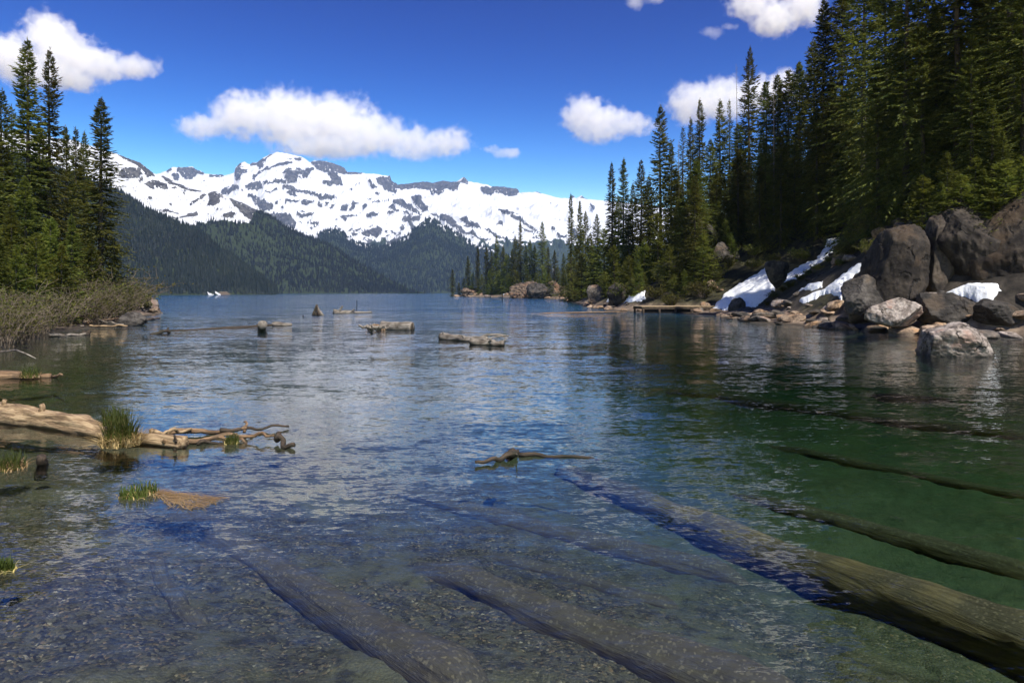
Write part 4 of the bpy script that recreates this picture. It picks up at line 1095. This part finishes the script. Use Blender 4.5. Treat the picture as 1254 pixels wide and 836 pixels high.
def shrub(x, y, s, protos, label, group, name='shrub', cat='shrub'):
    st, lf = random.choice(protos)
    t = thing(name, label, cat, (x, y, max(hz(x, y), 0)), random.uniform(0, 6.28), group); t.scale = (s*random.uniform(.9,1.2), s*random.uniform(.9,1.2), s)
    obj('stems', st, t); obj('leaves', lf, t)
    return t
ORD = ['first','second','third','fourth','fifth','sixth','seventh','eighth','ninth','tenth','eleventh','twelfth','thirteenth','fourteenth','fifteenth','sixteenth','seventeenth','eighteenth','nineteenth','twentieth']
row1 = [(-18,52,1.5),(0,46,1.5),(14,44,1.35),(30,46,1.35),(46,50,1.4),(60,53,1.3),(76,57,1.35),(92,62,1.3),(-8,39,1.25),(8,38,1.1),(24,41,1.1),(40,45,1.0)]
row2 = [(104,66,1.5),(116,69,1.7),(130,75,1.8),(145,82,1.9),(158,90,1.7),(120,62,1.1),(134,68,1.2),(146,77,1.1),(100,72,1.7)]
for i, (px, Y, s) in enumerate(sorted(row1)):
    shrub((px-CX)/F*Y, Y, s*1.02, SHRUB, f'twiggy brown shrub overhanging the left shallows, {ORD[i]} from the left edge', 'shrubs on the left bank')
for i, (px, Y, s) in enumerate(sorted(row2)):
    shrub((px-CX)/F*Y, Y, s*1.2, SHRUB, f'grey brown bare shrub toward the left bank tip, {ORD[len(row2)-1-i]} from the pale boulder', 'shrubs on the left bank')
green = [(152,96,1.9),(164,100,1.7),(142,88,1.6),(96,74,1.5),(80,64,1.5),(66,60,1.3),(172,101,1.1)]
for i, (px, Y, s) in enumerate(sorted(green)):
    shrub((px-CX)/F*Y, Y, s, BUSH, f'yellow green leafy bush behind the left shrubs, {ORD[len(green)-1-i]} from the pale boulder', 'leafy bushes on the left bank', 'bush', 'bush')
# bushes on the right slope
nb_ = 0
BZ = []
random.seed(77)
while len(BZ) < 84 and nb_ < 6000:
    nb_ += 1
    Y = 46*math.exp(random.random()*1.6); px = random.uniform(740, 1250); x = (px-CX)/F*Y
    d = float(sdist(RIGHT, np.array([x]), np.array([Y]))[0])
    if not (4.5 < d < 19) or px > 1095 or (868 < px < 1075 and HZ-F*(hz(x, Y)+1.2-EYE)/Y > float(np.interp(px, [868, 940, 950, 1028, 1045, 1075], [352, 322, 340, 288, 306, 310]))): continue
    if any((x-a)**2+(Y-b)**2 < 4 for a, b in BZ): continue
    BZ.append((x, Y))
BZ.sort(key=lambda p: p[0]/p[1])
for i, (x, Y) in enumerate(BZ):
    px = CX+F*x/Y
    w_ = 'above the small snow wedges' if px < 790 else 'behind the wooden dock' if px < 885 else 'around the large snow patch' if px < 960 else 'along the long snow strip' if px < 1040 else 'on top of the boulders'
    k = sum(1 for q in BZ[:i] if (lambda p: 'above the small snow wedges' if p < 790 else 'behind the wooden dock' if p < 885 else 'around the large snow patch' if p < 960 else 'along the long snow strip' if p < 1040 else 'on top of the boulders')(CX+F*q[0]/q[1]) == w_)
    shrub(x, Y, random.uniform(.8, 1.5)*(1.3 if Y > 120 else 1), BUSH, f'low olive bush {w_}, {ORD[min(k,19)]} from the left', 'bushes on the right slope', 'bush', 'bush')

# ------------------------------------------------------------------ dock
def dock():
    t = thing('wooden_dock', 'low tan plank dock with dark sides on the right shore', 'dock', (24.6, 101, 0), R(7))
    m, nt = mat('dock_planks'); tc = nd(nt, 'TexCoord')
    n1 = noise(nt, vmul(nt, tc.outputs['Object'], (1.2, 9, 9)), 1., 4)
    out(nt, principled(nt, mix(nt, n1, (.24,.17,.095), (.46,.35,.21)), .8, n1, .4, .02))
    m2, nt2 = mat('shadow_black_boards'); out(nt2, principled(nt2, (.012,.010,.008), .9))  # shadow under the deck edge, painted into the skirt as near-black colour
    mb = MB(); w, dp, zt = 6.3, 2.2, 1.0
    n = 24
    for i in range(n):
        x0 = -w+2*w*i/n; jj = random.uniform(-.05, .05); box(mb, x0+.02, x0+2*w/n-.02, -dp+jj, dp+jj, zt-.08+random.uniform(-.012,.012), zt)
    obj('deck', mb.mesh('deck', m, False), t)
    for y in (-dp+.15, 0, dp-.15):
        mb = MB(); box(mb, -w+.1, w-.1, y-.1, y+.1, zt-.42, zt-.10); obj('beam', mb.mesh('beam', M_DARKLOG, False), t)
    for x in np.linspace(-w+.3, w-.3, 6):
        for y in (-dp+.15, dp-.15):
            mb = MB(); mb.tube([(x, y, -1.4), (x, y, .3), (x, y, zt-.43)], .16, 10, int(x*9), .1); obj('post', mb.mesh('post', M_DARKLOG), t)
    mb = MB(); box(mb, -w+.12, w-.12, -dp+.36, -dp+.42, .02, zt-.09); obj('shadow_skirt', mb.mesh('shadow_skirt', m2, False), t)
dock()

for i, (px, py, sc) in enumerate([(940,374,.4),(948,366,.5),(958,358,.55),(968,352,.5),(980,344,.55),(990,337,.5),(1000,331,.5),(1015,322,.55),(1028,326,.5),(1040,315,.6)]):
    Y = float(raycast([px], [py], 40.)[0]); shrub((px-CX)/F*Y, Y, sc, BUSH, f'small mossy bush along the lower edge of the long snow strip, {ORD[i]} counting upslope', 'bushes on the right slope', 'bush', 'bush')
# young conifers filling the foot of the slope
YG = 0; tries = 0
while YG < 30 and tries < 3000:
    tries += 1
    Y = random.uniform(84, 190); px = random.uniform(735, 960); x = (px-CX)/F*Y
    d = float(sdist(RIGHT, np.array([x]), np.array([Y]))[0])
    if not (4 < d < 16): continue
    bpy_ = HZ-F*(hz(x, Y)-EYE)/Y
    if px > 866 and bpy_ > float(np.interp(px, [868, 940, 950, 1028], [352, 318, 334, 284])): continue
    if any((x-t['x'])**2+(Y-t['y'])**2 < 3.4 for t in TREES): continue
    put_tree(x, Y, random.uniform(3, 8), 'young', 'foot'); YG += 1
# dead snags among the right hand trees
def snag(px, pyt, Y, label, seed):
    x = (px-CX)/F*Y; z = hz(x, Y); Ht = EYE+(HZ-pyt)/F*Y-z; r = random.Random(seed)
    t = thing('dead_tree', label, 'dead tree', (x, Y, z), 0, 'dead trees on the right slope')
    obj('trunk', trunk_mesh('trunk', Ht, .2, seed, M_SNAG, 1.), t)
    for k in range(46):
        zz = Ht*(.25+.73*r.random()); a = r.uniform(0, 6.28); L = (1-zz/Ht)*1.9*r.uniform(.4, 1)+.2
        mb = MB(); e = np.array([math.cos(a)*L, math.sin(a)*L, -L*.35]); mb.tube([(0,0,zz), e*.55+(0,0,zz+.03*L), e+np.array([0,0,zz])], [.045,.03,.012], 4, k); obj('branch', mb.mesh('branch', M_SNAG, False), t)
snag(903, 78, 138, 'bare grey dead tree beside the tallest spire on the right skyline', 4)
snag(831, 172, 136, 'thin leafless dead tree behind the tall conifer above the dock', 5)
snag(948, 92, 122, 'short leaning dead tree on the skyline right of the tallest spire', 6)

# ------------------------------------------------------------------ build and label the trees
LOOK = {'spire': 'tall spire shaped conifer', 'fir': 'slender dark fir', 'hemlock': 'broad drooping hemlock', 'young': 'bushy young conifer', 'thin': 'gaunt thin crowned conifer'}
def zone_of(t):
    z = t['zone']; px = CX+F*t['x']/t['y']
    if z == 'left': return 'in the tall group on the left bank', 'conifers on the left bank'
    if z == 'leftlow': return 'among lower trees behind left shrubs', 'conifers on the left bank'
    if z == 'point': return 'in the taller trees of the rocky point', 'conifers on the rocky point'
    if z == 'pointlow': return 'in the low front trees of the rocky point', 'conifers on the rocky point'
    if z == 'gully': return 'in the clump left of the dock', 'conifers on the right slope'
    if z == 'dock': return 'in the tall trees above the dock', 'conifers on the right slope'
    if z == 'foot': return ('at the slope foot left of the dock' if px < 775 else 'at the slope foot behind the dock' if px < 830 else 'at the slope foot by the bushy dock tree' if px < 885 else 'at the slope foot above the largest snow'), 'conifers on the right slope'
    if z == 'docklow': return 'in low trees behind the dock', 'conifers on the right slope'
    d = float(sdist(RIGHT, np.array([t['x']]), np.array([t['y']]))[0])
    row = 'front' if d < 15 else 'second' if d < 22 else 'third' if d < 31 else 'upper' if d < 42 else 'topmost'
    w = 'behind the dock' if px < 885 else 'above the largest snow patch' if px < 960 else 'above the long snow strip' if px < 1040 else 'above the tilted boulder' if px < 1135 else 'above the right cliff'
    return f'in the {row} row {w}', 'conifers on the right slope'
zs = {}
for t in TREES:
    zn, gr = zone_of(t); t['zn'], t['gr'] = zn, gr; zs.setdefault(zn, []).append(t)
for zn, l in zs.items():
    l.sort(key=lambda t: t['x']/t['y'])
    for i, t in enumerate(l):
        ordn = 'leftmost' if i == 0 else 'rightmost' if i == len(l)-1 else f'{ORD[min(i,19)]} from left'
        t['label'] = f"{LOOK[t['kind']]}, {ordn} {zn}" if len(l) > 1 else f"{LOOK[t['kind']]}, the only one {zn}"
ROOTS = {}
for t in TREES:
    Hp, tr, cr = PROTO[t['kind']][t['k']]
    s = t['h']/Hp; loc = (t['x'], t['y'], t['z']); w_ = s*t['fat']*min(1., (26/t['h'])**.6); sc = (w_, w_, s)
    key = (t['kind'], t['k'])
    if key not in ROOTS:
        r_ = thing('conifer_tree', t['label'], 'tree', loc, t['rz'], t['gr']); r_.scale = sc
        obj('trunk', tr, r_); obj('crown', cr, r_); ROOTS[key] = r_
    else: copy_tree(ROOTS[key], loc, t['rz'], sc, t['label'], t['gr'])

# ------------------------------------------------------------------ clouds
def cloud(label, lobes, D, thick, seed, dens=.0034, nscale=1.):
    """lobes: (px, py, half width px, half height px)"""
    k = D/F
    cx = np.mean([l[0] for l in lobes]); cy = np.mean([l[1] for l in lobes])
    o0 = np.array([(cx-CX)*k, D, EYE+(HZ-cy)*k])
    L = np.array([((l[0]-cx)*k, 0, (cy-l[1])*k, l[2]*k*1.14, thick*max(l[3]*k*1.2, l[2]*k*.5), l[3]*k*1.14) for l in lobes])
    # hull: star-shaped shell round all lobes, in space stretched by the cloud's extent
    ex = np.array([np.abs(L[:, 0]).max()+L[:, 3].max(), L[:, 4].max(), np.abs(L[:, 2]).max()+L[:, 5].max()])
    bm = bmesh.new(); bmesh.ops.create_icosphere(bm, subdivisions=5, radius=1)
    v = np.array([p.co[:] for p in bm.verts]); f = np.array([[w.index for w in p.verts] for p in bm.faces]); bm.free()
    rr = np.full(len(v), .12)
    for s_ in np.linspace(.12, 1.7, 80):
        p = v*ex*s_
        g = np.zeros(len(v))
        for l in L: g = np.maximum(g, 1-(((p-l[:3])/(l[3:]*1.28))**2).sum(1))
        rr = np.where(g > 0, s_, rr)
    for _ in range(2):
        pass
    me = mesh_np('cloud', v*ex*rr[:, None], f, None, True)
    m, nt = mat('cloud_vapour')
    tc = nd(nt, 'TexCoord').outputs['Object']
    warp = vmul(nt, nd(nt, 'VectorMath', {'operation': 'SUBTRACT'}, i0=noise(nt, tc, 1/(34*k)*nscale, 3, .55, 'Color'), i1=(.5,.5,.5)).outputs[0], (16*k,)*3)
    pw = nd(nt, 'VectorMath', {'operation': 'ADD'}, i0=tc, i1=warp).outputs[0]
    fld = None
    for l in L:
        q = nd(nt, 'VectorMath', {'operation': 'SUBTRACT'}, i0=pw, i1=tuple(l[:3])).outputs[0]
        q = nd(nt, 'VectorMath', {'operation': 'DIVIDE'}, i0=q, i1=tuple(l[3:])).outputs[0]
        r2 = nd(nt, 'VectorMath', {'operation': 'DOT_PRODUCT'}, i0=q, i1=q).outputs['Value']
        g = math_(nt, 'SUBTRACT', 1., r2)
        fld = g if fld is None else nd(nt, 'Math', {'operation': 'SMOOTH_MAX'}, i0=fld, i1=g, i2=.5).outputs[0]
    n1 = noise(nt, tc, 1/(13*k)*nscale, 7, .62)
    a = math_(nt, 'ADD', fld, math_(nt, 'MULTIPLY_ADD', n1, 3.0, -1.6))
    d = math_(nt, 'MULTIPLY', smap(nt, a, .0, .9), dens)
    va = nd(nt, 'VolumePrincipled', None, Color=(1,1,1,1), Density=d, Anisotropy=0.)
    out(nt, None, va.outputs[0])
    me.materials.append(m)
    o = obj('cloud', me, None, tuple(o0)); tag(o, label, 'cloud', 'clouds over the mountains')
DC = 15000
cloud('long flat bottomed white cloud hanging over the snowy summit', [(250,155,36,17),(300,142,45,28),(350,145,50,36),(405,152,60,36),(455,165,50,28),(505,176,45,20),(548,175,34,20),(400,180,70,14)], DC, 1., 1)
cloud('ragged white cloud at the upper left behind the tall spires', [(15,72,40,30),(60,45,28,30),(85,70,45,28),(125,80,40,20),(165,82,30,16),(95,95,30,18),(60,88,60,22)], DC, 1., 2, .004)
cloud('small rounded white cloud left of the tall right hand trees', [(715,140,30,22),(735,150,42,24),(770,152,36,14)], DC, 1., 3)
cloud('white cloud partly hidden behind the trees of the right skyline', [(850,128,34,26),(885,122,40,26),(930,115,40,24),(960,105,30,20)], DC, 1., 4)
cloud('white cloud cut by the top edge right of centre', [(925,5,36,18),(950,22,30,22),(985,8,30,22)], DC, 1., 5, .004)
cloud('little cloud scrap trailing right of the long cloud', [(602,184,14,5),(622,188,18,6)], DC, 1., 6, .004)
cloud('faint wisp of cloud at the top edge near the middle', [(778,2,12,10),(800,0,14,6)], DC, 1., 7, .002)
cloud('faint thin wisp above the right hand cloud', [(872,40,16,7),(892,33,12,5)], DC, 1., 8, .0015)

# ------------------------------------------------------------------ air
HAZE = 1
if HAZE:
    mb = MB(); box(mb, -9500, 9500, -400, 10400, -41, 1480)
    m, nt = mat('haze_air')
    hv = nd(nt, 'VolumePrincipled', None, Color=(.34,.55,1,1), Density=3.6e-5)
    out(nt, None, hv.outputs[0])
    o = obj('haze', mb.mesh('haze', m, False)); o['kind'] = 'stuff'; tag(o, 'thin blue air between the lake and the mountains', 'haze')

# ------------------------------------------------------------------ light, sky, camera
AZ, EL = SUNAZ, SUNEL
sd = Vector((math.sin(AZ)*math.cos(EL), math.cos(AZ)*math.cos(EL), math.sin(EL)))
ld = bpy.data.lights.new('sun', 'SUN'); ld.energy = 5.0; ld.angle = R(.5); ld.color = (1, .945, .86)
lo = bpy.data.objects.new('sun', ld); C.objects.link(lo); lo.rotation_euler = (-sd).to_track_quat('-Z', 'Y').to_euler(); lo.location = (60, -40, 120)
w = bpy.data.worlds.new('World'); S.world = w; w.use_nodes = True
nt = w.node_tree; nt.nodes.clear()
sk = nd(nt, 'TexSky', {'sky_type': 'NISHITA', 'sun_disc': False, 'sun_elevation': EL, 'sun_rotation': AZ, 'altitude': 1500, 'air_density': 1., 'dust_density': .2, 'ozone_density': 3.})
# deepen the blue as the polarised photograph shows it
KS = .1665
c_ = nd(nt, 'VectorMath', {'operation': 'MULTIPLY'}, i0=nd(nt, 'HueSaturation', None, Color=sk.outputs[0], Saturation=1.3).outputs[0], i1=(KS, KS, KS)).outputs[0]
x_ = sep(nt, c_)
c_ = nd(nt, 'CombineXYZ', None, X=math_(nt, 'MULTIPLY', math_(nt, 'POWER', x_[0], 2.9), 13.5), Y=math_(nt, 'MULTIPLY', math_(nt, 'POWER', x_[1], 2.8), 2.45), Z=math_(nt, 'MULTIPLY', math_(nt, 'POWER', x_[2], 2.), .84)).outputs[0]
c_ = nd(nt, 'VectorMath', {'operation': 'MINIMUM'}, i0=c_, i1=(2.6, 2.6, 2.6)).outputs[0]
c_ = nd(nt, 'VectorMath', {'operation': 'MULTIPLY'}, i0=c_, i1=(1/KS, 1/KS, 1/KS)).outputs[0]
bg = nd(nt, 'Background', None, Color=c_, Strength=.15)
wo = nt.nodes.new('ShaderNodeOutputWorld'); nt.links.new(bg.outputs[0], wo.inputs[0])

cd = bpy.data.cameras.new('camera'); cam = bpy.data.objects.new('camera', cd); C.objects.link(cam)
cam.location = (0, 0, EYE); cam.rotation_euler = (R(90), 0, 0)
cd.sensor_width = 36; cd.lens = 36*F/1254; cd.shift_y = -(418-HZ)/1254
cd.clip_start = .1; cd.clip_end = 60000
S.camera = cam
S.view_settings.view_transform = 'Standard'; S.view_settings.look = 'None'; S.view_settings.exposure = .55; S.view_settings.gamma = 1
S.view_settings.use_curve_mapping = False
cy = S.cycles
cy.max_bounces = 12; cy.diffuse_bounces = 3; cy.glossy_bounces = 3; cy.transmission_bounces = 4; cy.transparent_max_bounces = 12; cy.volume_bounces = 10
cy.use_denoising = True; cy.volume_step_rate = 1.
cy.caustics_reflective = False; cy.caustics_refractive = False
